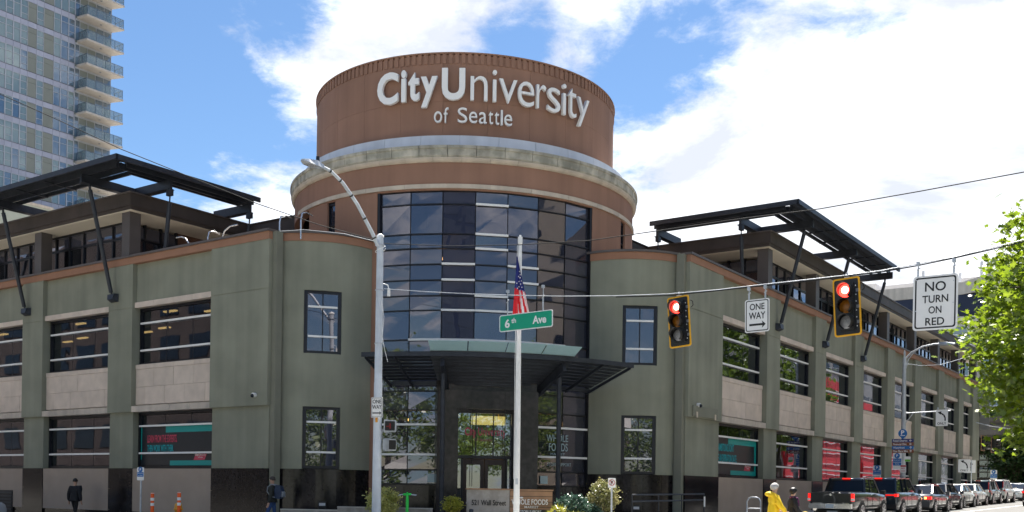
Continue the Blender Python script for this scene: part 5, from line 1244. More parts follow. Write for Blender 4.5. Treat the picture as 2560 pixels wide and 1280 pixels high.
# lane signs at the far end
for i, (a, lab) in enumerate(((48.6, 'white left lane sign on the post by the last stone panel, left of the pair'), (50.3, 'white straight-or-left lane sign on the post by the last stone panel, right of the pair'))):
    t = plate_sign('lane_sign', lab, wor(a, -2.3, 3.62), RW+rad(15), .74, .86, (('ONLY', 0, -.30, .48, .13, 'sign_black'),) if i == 0 else (), border=False, r=.03, group='lane signs')
    if i == 0: curved_arrow(t, 1.1); MB().box(.42, .47, .01, .05, -2.8, .4).build('post', 'galvanised', t)
    else: MB().box(.05, .13, -.011, -.006, -.3, .15).prism_y([(-.02, .12), (.2, .12), (.09, .34)], -.011, -.006).prism_y([(-.22, .2), (-.1, .24), (.06, -.06), (.02, -.14)], -.011, -.006).build('arrow', 'sign_black', t)
# far signals and wire
for i, (u, v, lab) in enumerate(((2458, 1108, 'distant signal seen edge-on under the guideway, left of the hanging sign'), (2483, 1113, 'distant signal seen edge-on under the guideway, right of the hanging sign'))):
    r = pix(u, v); Y = 88; c = r*Y; c.z += ZC
    t = thing('distant_signal', lab, 'traffic light', loc=c, rz=RW+rad(78), group='distant signals'); MB().box(-.3, .3, 0, .05, -.6, .6).build('backplate', 'signal_black', t); MB().box(-.33, .33, .01, .04, .6, .66).box(-.33, .33, .01, .04, -.66, -.6).box(-.36, -.3, .01, .04, -.66, .66).box(.3, .36, .01, .04, -.66, .66).build('border', 'cedar', t); MB().box(-.16, .16, -.3, 0, -.5, .5).build('housing', 'signal_black', t)
    for zz in (.33, 0, -.33): MB().tube([(0, -.3, zz), (0, -.6, zz)], .14, 8).build('visor', 'signal_black', t)
c = pix(2472, 1109)*88; c.z += ZC
plate_sign('distant_sign', 'small white sign hanging between the two distant signals', c, RW+rad(30), .6, .95, (('ONE', 0, .2, .4, .2, 'sign_black'), ('WAY', 0, -.1, .4, .2, 'sign_black')), border=False)
wire('thin wire crossing the street in front of the guideway', seg([(2440, 1056), (2480, 1066), (2530, 1073), (2600, 1082)], 80, 80), .03, 'galvanised')
wire('thin wire from the street lamp to the far right', seg([(2258, 908), (2300, 914), (2350, 912), (2400, 898), (2450, 875)], 58.5, 70), .015, 'galvanised')

# ------------------------------------------------------------------ small things along the pavements
NP_ = thing('no_parking_sign', 'red and white No Parking symbol sign on a grey post', 'sign', loc=wor(3.55, -1.0, ground(3.5, -1)+.14), rz=rad(-4)); zz = 1.86-NP_.location.z
MB().box(-.028, .028, .01, .05, 0, zz).build('post', 'galvanised', NP_); MB().prism_y(rrect(.245, .31, .03, 5, 0, zz), -.004, .006).build('plate', 'sign_white', NP_); text('P', NP_, .0, -.007, zz, .075, .13, 'sign_black', .003, .03)
n = 28; MB().add([(r*math.cos(2*PI*i/n), -.008, zz+.01+r*math.sin(2*PI*i/n)) for r in (.10, .082) for i in range(n)], [(i, (i+1) % n, n+(i+1) % n, n+i) for i in range(n)]).bar((-.062, -.009, zz+.075), (.062, -.009, zz-.055), .004, .017).build('prohibition_ring', 'sign_red', NP_)
def delineator(a, b, top, lab):
    t = lthing('delineator_post', lab, 'bollard', a, b, None, 0, 'orange posts by the hydrant'); h = top-t.location.z
    MB().tube([(0, 0, 0), (0, 0, .03)], .16, 14).build('base', 'rubber', t); MB().tube([(0, 0, .03), (0, 0, h-.04), (0, 0, h)], [.062, .062, .05], 14).build('tube', 'orange_plastic', t)
    for z0 in (h-.28, h-.46): MB().tube([(0, 0, z0), (0, 0, z0+.10)], .0645, 14).build('reflective_band', 'sign_white', t)
    MB().tube([(0, 0, h-.05), (0, 0, h-.01)], .058, 14).build('cap_band', 'sign_white', t)
delineator(-2.7, 13.9, 1.31, 'orange post with white bands, left of the yellow hydrant'); delineator(-2.7, 12.42, 1.35, 'orange post with white bands, right against the yellow hydrant')
HY = lthing('fire_hydrant', 'yellow fire hydrant beside the orange post', 'hydrant', -2.5, 12.72, None, 0); h = 1.0-HY.location.z
MB().tube([(0, 0, 0), (0, 0, .06), (0, 0, .07), (0, 0, h-.28), (0, 0, h-.27), (0, 0, h-.22), (0, 0, h-.21), (0, 0, h-.07), (0, 0, h-.02)], [.17, .17, .12, .12, .16, .16, .14, .12, .05], 12).build('barrel', 'hydrant_yellow', HY)
MB().tube([(0, 0, h-.03), (0, 0, h+.04)], .035, 6).build('operating_nut', 'hydrant_yellow', HY)
for d in ((1, 0), (-1, 0), (0, -1)):
    k = .24 if d[1] == 0 else .21; MB().tube([(d[0]*.1, d[1]*.1, h-.42), (d[0]*k, d[1]*k, h-.42)], [.06, .065], 10).tube([(d[0]*k, d[1]*k, h-.42), (d[0]*(k+.04), d[1]*(k+.04), h-.42)], .03, 6).build('outlet', 'hydrant_yellow', HY)
SC = lthing('electric_scooter', 'bright green electric scooter standing beside the signal pole', 'scooter', -.54, 4.0, None, rad(-18)); z0 = 1.40-SC.location.z
MB().tube([(0, 0, .12), (.0, .0, z0-.1), (0, 0, z0)], [.05, .045, .04], 12).build('stem', 'scooter_green', SC); MB().tube([(-.13, 0, z0), (.13, 0, z0+.01)], .035, 10).build('handlebar', 'scooter_green', SC)
for sx in (-1, 1): MB().tube([(sx*.13, 0, z0), (sx*.29, .05, z0-.015)], .017, 8).tube([(sx*.15, -.03, z0-.01), (sx*.30, -.05, z0-.03)], .008, 6).build('grip', 'galvanised', SC)
MB().tube([(0, .0, z0+.02), (0, -.02, z0+.06)], .03, 8).build('bell', 'scooter_green', SC)
MB().box(-.09, .09, .12, 1.0, .10, .16).build('deck', 'plastic_dark', SC)
for y in (-.08, 1.08): MB().tube([(-.03, y, .11), (.03, y, .11)], .11, 14).build('wheel', 'rubber', SC)
BR = lthing('bike_rack', 'grey steel hoop bike rack beside the yellow raincoat', 'bike rack', 12.1, -2.3, None, RW); z0 = 1.44-BR.location.z
MB().tube([(-.27, 0, -.05), (-.27, 0, z0-.16), (-.2, 0, z0-.04), (-.1, 0, z0), (.1, 0, z0), (.2, 0, z0-.04), (.27, 0, z0-.16), (.27, 0, -.05)], .028, 10).build('hoop', 'galvanised', BR); MB().tube([(-.27, 0, z0-.42), (.27, 0, z0-.42)], .018, 8).build('crossbar', 'galvanised', BR)
HR = lthing('handrail', 'black steel handrail in front of the right granite base', 'handrail', 4.9, -1.0, None, ANG)
for z in (1.02, .80): MB().tube([(0, 0, z), (5.6, 0, z+.05)], .028, 8).build('rail', 'black_steel', HR)
for x in (0, 1.9, 3.7, 5.6): MB().tube([(x, 0, 0), (x, 0, 1.04)], .025, 8).build('post', 'black_steel', HR)
MB().box(5.52, 5.62, -.04, -.02, .60, .98).build('notice_plate', 'sign_white', HR)
def dome(lab, a, b, z, T_):
    t = thing('security_camera', lab, 'security camera', (a, b, z), group='dome cameras on the wings')
    q = MB(T_); q.tube([(0, -.005, .0), (0, -.20, .0)], .10, 14).build('housing', 'white_paint', t)
    return t
for (lab, a, b, z, T_) in (('white dome camera on the left wing corner', 0, 11.74, 4.85, 0), ('white dome camera on the right wing corner above the wall box', 11.93, 0, 4.97, 1)):
    t = thing('security_camera', lab, 'security camera', (a, b, z), group='dome cameras on the wings')
    d = (-1, 0) if T_ == 0 else (0, -1); B0 = Vector((a, b, z))
    MB().tube([B0+Vector((d[0]*.004, d[1]*.004, .02)), B0+Vector((d[0]*.12, d[1]*.12, .02))], .085, 14).build('housing', 'white_paint', t)
    MB().ball(B0+Vector((d[0]*.14, d[1]*.14, -.01)), .07, 10).build('dome', 'car_glass', t)
# ------------------------------------------------------------------ cars
def lerp_tab(t, x):
    for (a, va), (b, vb) in zip(t[:-1], t[1:]):
        if a <= x <= b: return va+(vb-va)*(x-a)/(b-a)
    return t[-1][1]
STY = {
 'sedan': dict(deck=[(0, .52), (.015, .60), (.03, .655), (.16, .675), (.30, .66), (.70, .635), (.93, .56), (.985, .48), (1, .40)], gl=(.13, .74, .29, .57), roofw=.70),
 'hatch': dict(deck=[(0, .52), (.02, .62), (.05, .68), (.30, .67), (.70, .64), (.93, .56), (.985, .46), (1, .40)], gl=(.05, .76, .22, .56), roofw=.70),
 'suv': dict(deck=[(0, .50), (.01, .58), (.03, .62), (.30, .62), (.72, .60), (.95, .54), (.99, .46), (1, .38)], gl=(.025, .76, .10, .60), roofw=.74),
 'pickup': dict(deck=[(0, .60), (.01, .655), (.36, .66), (.37, .66), (.74, .62), (.95, .58), (.99, .5), (1, .42)], gl=(.355, .76, .40, .66), roofw=.76)}
def car(name, label, xt, yr, L, W, H, style, paint, lit=False, yaw=0., rake=0.):
    S = STY[style]; hw = W/2
    b0 = yr+hw
    t = thing(name, label, 'pickup truck' if style == 'pickup' else ('suv' if style == 'suv' else 'car'), loc=wor(xt, b0, ground(xt+L/2, b0)-.0152*L/2), rz=ANG+yaw, group='cars lined up along the street')
    t.rotation_euler = Euler((0, -math.atan(.0152), ANG+yaw), 'XYZ')
    zb = .21 if style in ('sedan', 'hatch') else (.27 if style == 'suv' else .42)
    st = [0, .012, .04, .1, .2, .3, .4, .5, .6, .7, .8, .88, .94, .98, 1]
    wd = [.90, .95, .98, 1, 1, 1, 1, 1, 1, 1, .99, .98, .94, .86, .74]
    vs = []; nn = 13
    for u, w in zip(st, wd):
        zt = lerp_tab(S['deck'], u)*H; z0 = zb+(.10 if u < .02 or u > .97 else 0); w *= hw
        half = [(.84*w, z0), (.96*w, z0+.07), (1.0*w, z0+(zt-z0)*.42), (.985*w, z0+(zt-z0)*.74), (.945*w, zt-.035), (.90*w, zt)]
        ring = [(y, z) for y, z in half]+[(0, zt+.012)]+[(-y, z) for y, z in half[::-1]]
        vs += [(u*L, y, z) for y, z in ring]
    fs = [(i*nn+j, (i+1)*nn+j, (i+1)*nn+(j+1) % nn, i*nn+(j+1) % nn) for i in range(len(st)-1) for j in range(nn)]
    q = MB().add(vs, fs, 0, True); q.add(vs[:nn], [tuple(range(nn))], 0); q.add(vs[-nn:], [tuple(range(nn-1, -1, -1))], 0)
    q.build('body', paint, t)
    # greenhouse
    a0, a1, r0, r1 = [k*L for k in S['gl']]; r0 += rake; zb_ = lambda x: lerp_tab(S['deck'], x/L)*H-.01
    rw = S['roofw']*hw; bw = .90*hw; zr = H-.055
    B = [(a0, bw*.97, zb_(a0)), (a1, bw*.95, zb_(a1))]; R_ = [(r0, rw, zr), (r1, rw*.97, zr)]
    vs = [(x, s*y, z) for s in (1, -1) for x, y, z in (B[0], B[1], R_[1], R_[0])]
    MB().add(vs, [(0, 1, 2, 3), (7, 6, 5, 4), (0, 3, 7, 4), (1, 5, 6, 2), (3, 2, 6, 7)]).build('glasshouse', 'car_glass', t)
    # roof and pillars
    m_ = (r0+r1)/2
    rf = []
    for x, w, z in ((r0-.06, rw*.90, zr-.02), (r0+.05, rw*.98, zr+.03), (m_, rw*1.02, H), (r1-.05, rw*.96, zr+.03), (r1+.08, rw*.90, zr-.02)):
        rf += [(x, w, z-.05), (x, w*.93, z-.01), (x, 0, z), (x, -w*.93, z-.01), (x, -w, z-.05)]
    MB().add(rf, [(i*5+j, (i+1)*5+j, (i+1)*5+j+1, i*5+j+1) for i in range(4) for j in range(4)]+[(0, 1, 2, 3, 4), (24, 23, 22, 21, 20)], 0, True).build('roof', paint, t)
    pl_ = MB(); mids = [.5] if style in ('sedan', 'hatch', 'pickup') else [.36, .66]
    for s in (1, -1):
        for (p, r) in (((a0, s*bw*.97, zb_(a0)), (r0, s*rw, zr)), ((a1, s*bw*.95, zb_(a1)), (r1, s*rw*.97, zr))):
            pl_.bar(p, r, .07, .09)
        for k in mids: pl_.bar((r0+(r1-r0)*k-.03, s*(bw*.97+.004), zb_(a0)), (r0+(r1-r0)*k, s*(rw+.004), zr), .02, .075)
        pl_.bar((r0-.02, s*(rw+.005), zr), (r1, s*rw*.985, zr), .05, .05)
    pl_.build('pillars', paint, t)
    # wheels
    rwh = {'sedan': .325, 'hatch': .32, 'suv': .37, 'pickup': .385}[style]
    for xw in (.195*L if style != 'pickup' else .22*L, .81*L if style != 'suv' else .80*L):
        for s in (1, -1):
            a = MB().tube([(xw, s*(hw-.25), rwh), (xw, s*(hw+.004), rwh)], rwh+.075, 22).build('wheel_arch', 'plastic_dark', t)
            w_ = bpy.data.objects.new('wheel', None); C.objects.link(w_); w_.parent = t
            MB().tube([(xw, s*(hw-.2), rwh), (xw, s*(hw-.01), rwh), (xw, s*(hw+.018), rwh)], [rwh, rwh, rwh-.04], 22).build('tyre', 'rubber', w_)
            rm = MB().tube([(xw, s*(hw+.012), rwh), (xw, s*(hw+.024), rwh)], rwh*.22, 12)
            for k in range(7):
                an = 2*PI*k/7; rm.bar((xw+.05*math.cos(an), s*(hw+.020), rwh+.05*math.sin(an)), (xw+rwh*.68*math.cos(an), s*(hw+.020), rwh+rwh*.68*math.sin(an)), .012, .055)
            n_ = 22; ro_, ri_ = rwh*.72, rwh*.62
            rm.add([(xw+r*math.cos(2*PI*k/n_), s*(hw+.024), rwh+r*math.sin(2*PI*k/n_)) for r in (ro_, ri_) for k in range(n_)], [(k, (k+1) % n_, n_+(k+1) % n_, n_+k) for k in range(n_)]); rm.build('rim', 'alloy', w_)
    # rear end
    zd = lerp_tab(S['deck'], .02)*H; e = -.012
    tl = 'tail_lit' if lit else 'tail_red'
    for s in (1, -1):
        if style == 'pickup':
            lt = MB().box(e-.01, .12, s*hw*.945-.055, s*hw*.945+.055, .82, 1.13).build('tail_light', tl, t); MB().box(e-.015, .05, s*hw*.955-.06, s*hw*.955+.06, .84, .93).build('reverse_lens', 'sign_white', lt)
        elif style == 'suv':
            lt = MB().box(e, .28, s*hw*.84 if s > 0 else -hw*.97, s*hw*.97 if s > 0 else -hw*.84, zd-.16, zd-.03).box(e-.004, .02, s*hw*.45 if s > 0 else -hw*.84, s*hw*.84 if s > 0 else -hw*.45, zd-.11, zd-.06).build('tail_light', tl, t)
            if L < 4.7: MB().box(.10, .20, s*hw*.80-.03, s*hw*.80+.03, zd, H*.93).build('tail_light', tl, t)
        else:
            lt = MB().box(e, .26, s*hw*.62 if s > 0 else -hw*.975, s*hw*.975 if s > 0 else -hw*.62, zd-.20, zd-.05).build('tail_light', tl, t)
            if lit: MB().box(e-.006, .05, s*hw*.62 if s > 0 else -hw*.74, s*hw*.74 if s > 0 else -hw*.62, zd-.18, zd-.07).build('indicator', 'tail_amber', lt)
    bz = zb+.10
    MB().box(-.05 if style != 'pickup' else -.14, .06, -hw*.93, hw*.93, bz, bz+(.20 if style != 'pickup' else .20)).build('rear_bumper', 'chrome' if style == 'pickup' else ('plastic_dark' if style == 'suv' else paint), t)
    pz = bz+.10 if style == 'pickup' else zd-.30
    MB().box(e-.02 if style != 'pickup' else -.155, e if style != 'pickup' else -.14, -.16, .16, pz-.075, pz+.075).build('number_plate', 'plate', t)
    if style != 'sedan': MB().box(r0-.10 if style == 'pickup' else r0-.12, r0, -.16, .16, zr-.02, zr+.035).build('brake_light', 'tail_lit' if lit else 'tail_red', t)
    for s in (1, -1): MB().box(a1-.32, a1-.14, s*(hw+.02) if s > 0 else -hw-.20, s*hw+.20 if s > 0 else -hw-.02, zb_(a1)-.02, zb_(a1)+.15).build('mirror', paint if style != 'pickup' else 'plastic_dark', t)
    for s in (1, -1):
        for xh in ((.42, .60) if style != 'pickup' else (.45, .60)): MB().box(xh*L, xh*L+.16, s*hw*.985-.015, s*hw*.985+.025 if s > 0 else s*hw*.985+.015, zd-.13, zd-.10).build('door_handle', paint if style != 'suv' else 'chrome', t)
        MB().box(.28*L, .74*L, s*hw*.99-.012, s*hw*.99+.012, zb+.12, zb+.19).build('side_moulding', 'plastic_dark', t)
        for xs_ in (.50, .335 if style != 'pickup' else .365, .70):
            MB().box(xs_*L-.005, xs_*L+.005, s*hw*1.0-.006, s*hw*1.0+.003, zb+.1, zd-.12).build('door_gap', 'sign_black', t)
    if style == 'pickup':
        MB().box(-.022, .0, -hw*.88, hw*.88, .66, 1.14).build('tailgate', paint, t); MB().box(-.03, -.022, -hw*.30, hw*.30, .92, 1.12).build('tailgate_recess', paint, t); MB().tube([(-.03, 0, 1.08), (-.036, 0, 1.08)], .05, 14).build('emblem', 'chrome', t)
        MB().box(-.035, -.022, -.06, .06, .97, 1.0).build('handle', 'plastic_dark', t)
        for (tx, y, w) in (('FRONTIER', .52, .42), ('SE 4X4', -.62, .26)):
            me = text_mesh(tx, w, .045, .004, .01); me.materials.clear(); me.materials.append(M['chrome']); inst(me, 'lettering', t, (-.027, y, .74), (PI/2, 0, -PI/2))
        MB().box(.10, 1.75, -hw*.80, hw*.80, 1.165, 1.19).build('bed_liner', 'plastic_dark', t)
    elif style == 'suv' and L > 4.7:
        MB().tube([(-.012, 0, zd-.12), (-.02, 0, zd-.12)], .05, 14).build('emblem', 'chrome', t)
    if style == 'suv':
        for s in (1, -1): MB().tube([(r0+.15, s*rw*.85, H+.03), (r1-.1, s*rw*.85, H+.03)], .018, 6).build('roof_rail', 'plastic_dark', t)
    return t
car('pickup_truck', 'black pickup truck with lit brake lights behind the two women', 16.5, -4.72, 5.25, 1.85, 1.78, 'pickup', 'paint_black', True)
car('sport_utility_car', 'black SUV with a wide lit tail lamp, just ahead of the pickup', 23.2, -4.68, 4.9, 1.98, 1.80, 'suv', 'paint_teal_black', True)
car('sedan_car', 'dark grey sedan with lit tail lamps ahead of the black SUV', 29.7, -4.62, 4.6, 1.80, 1.45, 'sedan', 'paint_grey', True, rake=.05)
car('hatchback_car', 'shiny black hatchback between the grey sedan and a white sedan', 34.9, -4.25, 4.3, 1.78, 1.49, 'hatch', 'paint_ink', rake=-.22)
car('sedan_car', 'white sedan just ahead of the black hatchback', 40.6, -3.78, 4.75, 1.84, 1.45, 'sedan', 'paint_white', rake=.16)
car('sedan_car', 'pearl white sedan between another white sedan and a green-grey SUV', 46.2, -3.45, 4.75, 1.84, 1.45, 'sedan', 'paint_pearl', rake=-.14)
car('sport_utility_car', 'green-grey compact SUV with tall red tail lamps', 51.9, -3.38, 4.55, 1.82, 1.68, 'suv', 'paint_green_grey')
car('sport_utility_car', 'white SUV with roof rails at the far end of the line', 57.2, -3.38, 4.65, 1.82, 1.72, 'suv', 'paint_white')
car('sedan_car', 'pale silver car beyond the white SUV at the picture edge', 66, -3.6, 4.7, 1.82, 1.45, 'sedan', 'paint_silver', rake=.2)
car('sport_utility_car', 'maroon SUV cut off by the right edge of the picture', 49.0, -7.6, 4.7, 1.88, 1.70, 'suv', 'paint_maroon', True)
car('sedan_car', 'silver parked car whose lamp just shows at the lower left edge', -6.6, 24.4, 4.6, 1.82, 1.45, 'sedan', 'paint_silver')

# ------------------------------------------------------------------ people
def person(label, a, b, H, rz, J, cloth, skin='skin', z=None):
    """J: joint positions for a 1.75 m figure, facing +x, left = +y; cloth: material per region"""
    loc = wor(a, b, ground(a, b)+.006 if z is None else z)
    t = thing('person', label, 'person', loc=loc, rz=rz); k = H/1.75; t.scale = (k, k, k)
    bm = bmesh.new(); V = {}; regs = []
    sk = None
    pts = dict(pelvis=(0, 0, .95), waist=(.0, 0, 1.08), chest=(.01, 0, 1.28), collar=(0, 0, 1.43), neck=(.01, 0, 1.50), jaw=(.03, 0, 1.585), head=(.025, 0, 1.655), crown=(.02, 0, 1.715))
    pts.update(J)
    order = list(pts)
    rad_ = dict(pelvis=.150, waist=.135, chest=.150, collar=.085, neck=.055, jaw=.075, head=.092, crown=.070)
    base_r = {'sh': .068, 'el': .046, 'wr': .033, 'pa': .036, 'hip': .088, 'kn': .060, 'an': .042, 'he': .045, 'toe': .036}
    E = [('pelvis', 'waist'), ('waist', 'chest'), ('chest', 'collar'), ('collar', 'neck'), ('neck', 'jaw'), ('jaw', 'head'), ('head', 'crown')]
    for s in 'LR':
        E += [('chest', 'sh'+s), ('sh'+s, 'el'+s), ('el'+s, 'wr'+s), ('wr'+s, 'pa'+s), ('pelvis', 'hip'+s), ('hip'+s, 'kn'+s), ('kn'+s, 'an'+s), ('an'+s, 'toe'+s)]
        w, p = Vector(pts['wr'+s]), Vector(pts['pa'+s]); d = (p-w).normalized(); side = Vector((1, 0, 0)); side = (side-d*side.dot(d)).normalized()
        curl = d.cross(side).normalized()*(1 if s == 'L' else -1)
        for i, (o, ln) in enumerate(((.030, .066), (.011, .074), (-.009, .070), (-.027, .056))):
            b0 = p+side*o+d*.03; b1 = b0+d*ln*.55-curl*.006; b2 = b1+d*ln*.4-curl*.022
            for n_, q in (('a', b0), ('b', b1), ('c', b2)): pts['f%s%d%s' % (s, i, n_)] = tuple(q); rad_['f%s%d%s' % (s, i, n_)] = .0095 if n_ != 'c' else .0075
            E += [('pa'+s, 'f%s%da' % (s, i)), ('f%s%da' % (s, i), 'f%s%db' % (s, i)), ('f%s%db' % (s, i), 'f%s%dc' % (s, i))]
        t0 = w+d*.035+side*.032; t1 = t0+d*.035+side*.022
        pts['th%sa' % s], pts['th%sb' % s] = tuple(t0), tuple(t1); rad_['th%sa' % s] = .012; rad_['th%sb' % s] = .009
        E += [('wr'+s, 'th%sa' % s), ('th%sa' % s, 'th%sb' % s)]
    for n_, p in pts.items(): V[n_] = bm.verts.new(p)
    for x, y in E: bm.edges.new((V[x], V[y]))
    me = bpy.data.meshes.new('body'); bm.verts.index_update(); names = list(pts); bm.to_mesh(me); bm.free()
    ob = bpy.data.objects.new('body', me); C.objects.link(ob)
    md = ob.modifiers.new('skin', 'SKIN'); md.use_smooth_shade = True
    for i, n_ in enumerate(names):
        r = rad_.get(n_) or base_r.get(n_[:-1], .05)
        lay = me.skin_vertices[0].data[i]; lay.radius = (r, r*1.0); lay.use_root = (n_ == 'pelvis')
        if n_ in ('waist', 'chest', 'pelvis'): lay.radius = (r*1.1, r*.78)
    sb = ob.modifiers.new('sub', 'SUBSURF'); sb.levels = 2; sb.render_levels = 2
    bpy.context.view_layer.update()
    m2 = bpy.data.meshes.new_from_object(ob.evaluated_get(bpy.context.evaluated_depsgraph_get())); bpy.data.objects.remove(ob)
    # clothing regions by nearest bone
    bones = [(Vector(pts[x]), Vector(pts[y]), x, y) for x, y in E]
    def region(y):
        if y[:2] in ('el', 'sh') or y[:2] == 'wr' or y in ('waist', 'chest', 'collar'): return 1
        if y[:2] in ('hi', 'kn', 'an'): return 2
        if y[:2] == 'to': return 3
        return 0
    for mm in (skin, cloth['top'], cloth['legs'], 'shoe'): m2.materials.append(M[mm])
    for f in m2.polygons:
        c = f.center; best = (9, '')
        for p, q, x, y in bones:
            d = q-p; u = max(0, min(1, (c-p).dot(d)/max(d.length_squared, 1e-9))); e = (c-p-d*u).length
            if e < best[0]: best = (e, y)
        f.material_index = region(best[1]); f.use_smooth = True
    inst(m2, 'body', t)
    # coat: an outer skin over torso and arms, flared to its hem
    cm = bmesh.new(); cv = {}; cr = {}
    hem = cloth.get('hem', .80); fat = cloth.get('fat', 1.0)
    cp_ = dict(pts); cp_['hem'] = (0, 0, hem); rr = dict(hem=.185*fat, pelvis=.180*fat, waist=.165*fat, chest=.168*fat, collar=.105)
    CE = [('waist', 'chest'), ('chest', 'collar')]
    for s in 'LR':
        CE += [('chest', 'sh'+s), ('sh'+s, 'el'+s), ('el'+s, 'wr'+s)]; rr['sh'+s] = .090*fat; rr['el'+s] = .072*fat; rr['wr'+s] = .055*fat
    used = []
    for x, y in CE:
        for n_ in (x, y):
            if n_ not in used: used.append(n_)
    for n_ in used: cv[n_] = cm.verts.new(cp_[n_])
    for x, y in CE: cm.edges.new((cv[x], cv[y]))
    me = bpy.data.meshes.new('coat'); cm.to_mesh(me); cm.free(); ob = bpy.data.objects.new('coat', me); C.objects.link(ob); ob.modifiers.new('skin', 'SKIN').use_smooth_shade = True
    for i, n_ in enumerate(used):
        lay = me.skin_vertices[0].data[i]; r = rr[n_]; lay.radius = (r*1.08, r*.84) if n_ in ('hem', 'pelvis', 'waist', 'chest') else (r, r); lay.use_root = n_ == 'chest'
    ob.modifiers.new('sub', 'SUBSURF').levels = 2; bpy.context.view_layer.update()
    m3 = bpy.data.meshes.new_from_object(ob.evaluated_get(bpy.context.evaluated_depsgraph_get())); bpy.data.objects.remove(ob)
    m3.materials.append(M[cloth['top']])
    for f in m3.polygons: f.use_smooth = True
    inst(m3, 'coat', t)
    sk_ = MB(); rows = [(1.20, .150, .128), (1.13, .160, .142), (1.05, .168, .150), (.97, .178, .158), ((.97+hem)/2, .188, .170), (hem, .200, .182), (hem+.01, .185, .168)]; nn = 20; rr_ = random.Random(int(H*1000))
    vs = []
    for i, (z, ry, rx) in enumerate(rows):
        for j in range(nn):
            az = 2*PI*j/nn; w_ = 1+.035*math.sin(az*5+i*.4)*(i/6)
            vs.append((rx*fat*w_*math.cos(az), ry*fat*w_*math.sin(az), z))
    sk_.add(vs, [(i*nn+j, i*nn+(j+1) % nn, (i+1)*nn+(j+1) % nn, (i+1)*nn+j) for i in range(6) for j in range(nn)], 0, True); sk_.build('coat_skirt', cloth['top'], t)
    # face and hair
    hd = Vector(pts['head'])
    for s in (-1, 1):
        MB().ball(hd+Vector((.080, s*.032, .012)), .011, 8).build('eye', 'sign_white', t); MB().ball(hd+Vector((.089, s*.032, .012)), .0055, 6).build('iris', 'sign_black', t)
        MB().ball(hd+Vector((-.005, s*.090, -.008)), .026, 8, 0, (.6, .35, 1)).build('ear', skin, t)
        MB().bar(hd+Vector((.088, s*.018, .036)), hd+Vector((.082, s*.048, .036)), .008, .008).build('eyebrow', cloth['hair'], t)
    MB().add([hd+Vector(p) for p in ((.085, 0, .02), (.085, -.016, -.03), (.085, .016, -.03), (.115, 0, -.028))], [(0, 1, 3), (0, 3, 2), (1, 2, 3)], 0, True).build('nose', skin, t)
    MB().ball(hd+Vector((.082, 0, -.052)), .022, 8, 0, (.4, 1, .28)).build('mouth', 'sign_red' if False else skin, t)
    hq = MB(); hl = cloth.get('hair_len', .02); rgh = random.Random(4); n1, n2 = 9, 18; vs = []
    for i in range(n1):
        for j in range(n2):
            az = 2*PI*j/n2; front = max(0, math.cos(az)); th = (PI*.60+hl*(1-front)*1.2-front*.62)*i/(n1-1); r = .106+rgh.uniform(-.004, .006)+(.012 if hl > .2 else 0)*(i/(n1-1))
            vs.append(hd+Vector((r*math.sin(th)*math.cos(az)*1.02-.008, r*math.sin(th)*math.sin(az)*.93, r*math.cos(th)*1.02+.018-(.03 if hl > .2 else 0)*max(0, i/(n1-1)-.6)*(1-front))))
    hq.add(vs, [(i*n2+j, (i+1)*n2+j, (i+1)*n2+(j+1) % n2, i*n2+(j+1) % n2) for i in range(n1-1) for j in range(n2)], 0, True); hq.build('hair', cloth['hair'], t)
    return t
def arms(l, r): return dict(shL=(0, .185, 1.40), elL=l[0], wrL=l[1], paL=l[2], shR=(0, -.185, 1.40), elR=r[0], wrR=r[1], paR=r[2])
def legs(l, r): return dict(hipL=(0, .09, .90), knL=l[0], anL=l[1], toeL=l[2], hipR=(0, -.09, .90), knR=r[0], anR=r[1], toeR=r[2])
STRIDE = legs(((.16, .09, .50), (.24, .09, .09), (.40, .10, .035)), ((-.04, -.09, .48), (-.30, -.09, .16), (-.20, -.09, .04)))
CAMW = lambda a, b: math.atan2(-wor(a, b).y, -wor(a, b).x)
# man in black walking away along the left wing
J = arms(((.02, .27, 1.12), (.10, .31, .87), (.13, .31, .79)), ((-.10, -.27, 1.12), (-.08, -.31, .87), (-.05, -.31, .79))); J.update(legs(((.14, .06, .50), (.10, .04, .09), (.26, .05, .035)), ((-.02, -.06, .48), (-.22, -.05, .14), (-.12, -.05, .04))))
person('man in a loose black jacket walking away along the left stone base', -1.0, 21.35, 1.75, CAMW(-1, 21.35)+PI-.5, J, dict(top='coat_black', legs='trousers_black', hair='hair_black', hem=.84, fat=1.12))
# man with the backpack, in profile, walking left
J = arms(((-.04, .25, 1.12), (.02, .27, .87), (.05, .27, .79)), ((.02, -.25, 1.12), (.12, -.26, .88), (.16, -.26, .80))); J.update(STRIDE)
bp = person('man in dark green jacket and blue jeans with a backpack beside the dark granite', -.9, 9.75, 1.74, PI-.15, J, dict(top='coat_green', legs='jeans', hair='hair_brown', hem=.88, fat=.95))
q = MB(); prof = [(-.13, 1.02), (-.30, 1.0), (-.36, 1.1), (-.36, 1.3), (-.30, 1.44), (-.16, 1.47), (-.12, 1.3)]
BK = thing('backpack', 'dark blue and grey backpack worn by the man in jeans', 'backpack', loc=bp.location, rz=PI-.15)
q.prism_y(prof, -.16, .16).build('bag', 'backpack_blue', BK); MB().prism_y([(-.355, 1.05), (-.41, 1.08), (-.41, 1.22), (-.355, 1.27)], -.12, .12).build('pocket', 'backpack_grey', BK)
for s in (-1, 1): MB().tube([(-.14, s*.10, 1.46), (.0, s*.12, 1.50), (.13, s*.12, 1.40), (.15, s*.12, 1.25), (.0, s*.17, 1.08), (-.14, s*.14, 1.05)], .022, 6).build('strap', 'backpack_grey', BK)
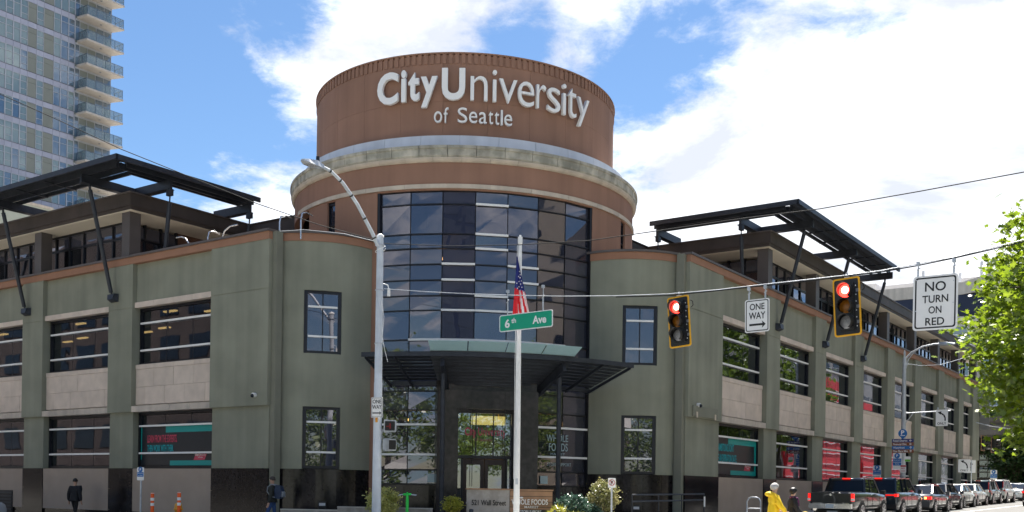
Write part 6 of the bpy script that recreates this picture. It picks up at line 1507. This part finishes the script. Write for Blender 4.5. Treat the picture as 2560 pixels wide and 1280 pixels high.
# two women on the crossing
J = arms(((.06, .25, 1.13), (.24, .25, 1.0), (.32, .24, .97)), ((.10, -.26, 1.13), (.27, -.23, .98), (.35, -.20, .94))); J.update(STRIDE)
yw = person('woman with short grey hair in a yellow hooded raincoat on the crossing', -.11, -7.74, 1.58, .12, J, dict(top='coat_yellow', legs='trousers_black', hair='hair_grey', hem=.74, fat=1.06, hair_len=.25), 'skin_light')
q = MB(); vs = []; n = 16
for i, (r, z, dx) in enumerate(((.10, 1.50, .0), (.165, 1.47, -.04), (.185, 1.42, -.06), (.15, 1.36, -.05))):
    for j in range(n):
        az = 2*PI*j/n; bk = (1-math.cos(az))/2; vs.append((r*math.cos(az)*(.85+.25*bk)+dx*bk, r*math.sin(az), z+.05*bk-.05*(1-bk)))
q.add(vs, [(i*n+j, i*n+(j+1) % n, (i+1)*n+(j+1) % n, (i+1)*n+j) for i in range(3) for j in range(n)], 0, True); q.build('hood', 'coat_yellow', yw)
J = arms(((.06, .23, 1.12), (.26, .20, 1.02), (.34, .17, 1.01)), ((.06, -.23, 1.12), (.24, -.18, 1.0), (.32, -.14, 1.0))); J.update(STRIDE)
bw_ = person('woman with dark hair in a black coat and purple scarf beside the yellow raincoat', .45, -8.02, 1.47, .05, J, dict(top='coat_black', legs='trousers_black', hair='hair_black', hem=.76, fat=1.04, hair_len=.45), 'skin_light')
MB().tube([(.115, .05, 1.47), (.15, .06, 1.35), (.165, .06, 1.2), (.16, .05, 1.02)], [.04, .05, .05, .045], 8).tube([(.115, -.05, 1.47), (.15, -.05, 1.36), (.16, -.06, 1.22)], [.04, .045, .04], 8).tube([(.08*math.cos(j*PI/6)+.01, .095*math.sin(j*PI/6), 1.485) for j in range(13)], .03, 8).build('scarf', 'scarf', bw_)
GV = thing('yellow_gloves', 'yellow gloves held by the woman in the black coat', 'gloves', loc=bw_.location+Vector((.30, -.1, .86)), rz=.05)
MB().ball((0, 0, 0), .05, 8, 0, (1.5, .8, .6)).tube([(.03, 0, .0), (.10, .02, -.01)], .012, 6).tube([(.03, .02, .0), (.10, .04, -.03)], .012, 6).tube([(.03, -.02, 0), (.10, -.01, -.04)], .012, 6).build('fabric', 'coat_yellow', GV)
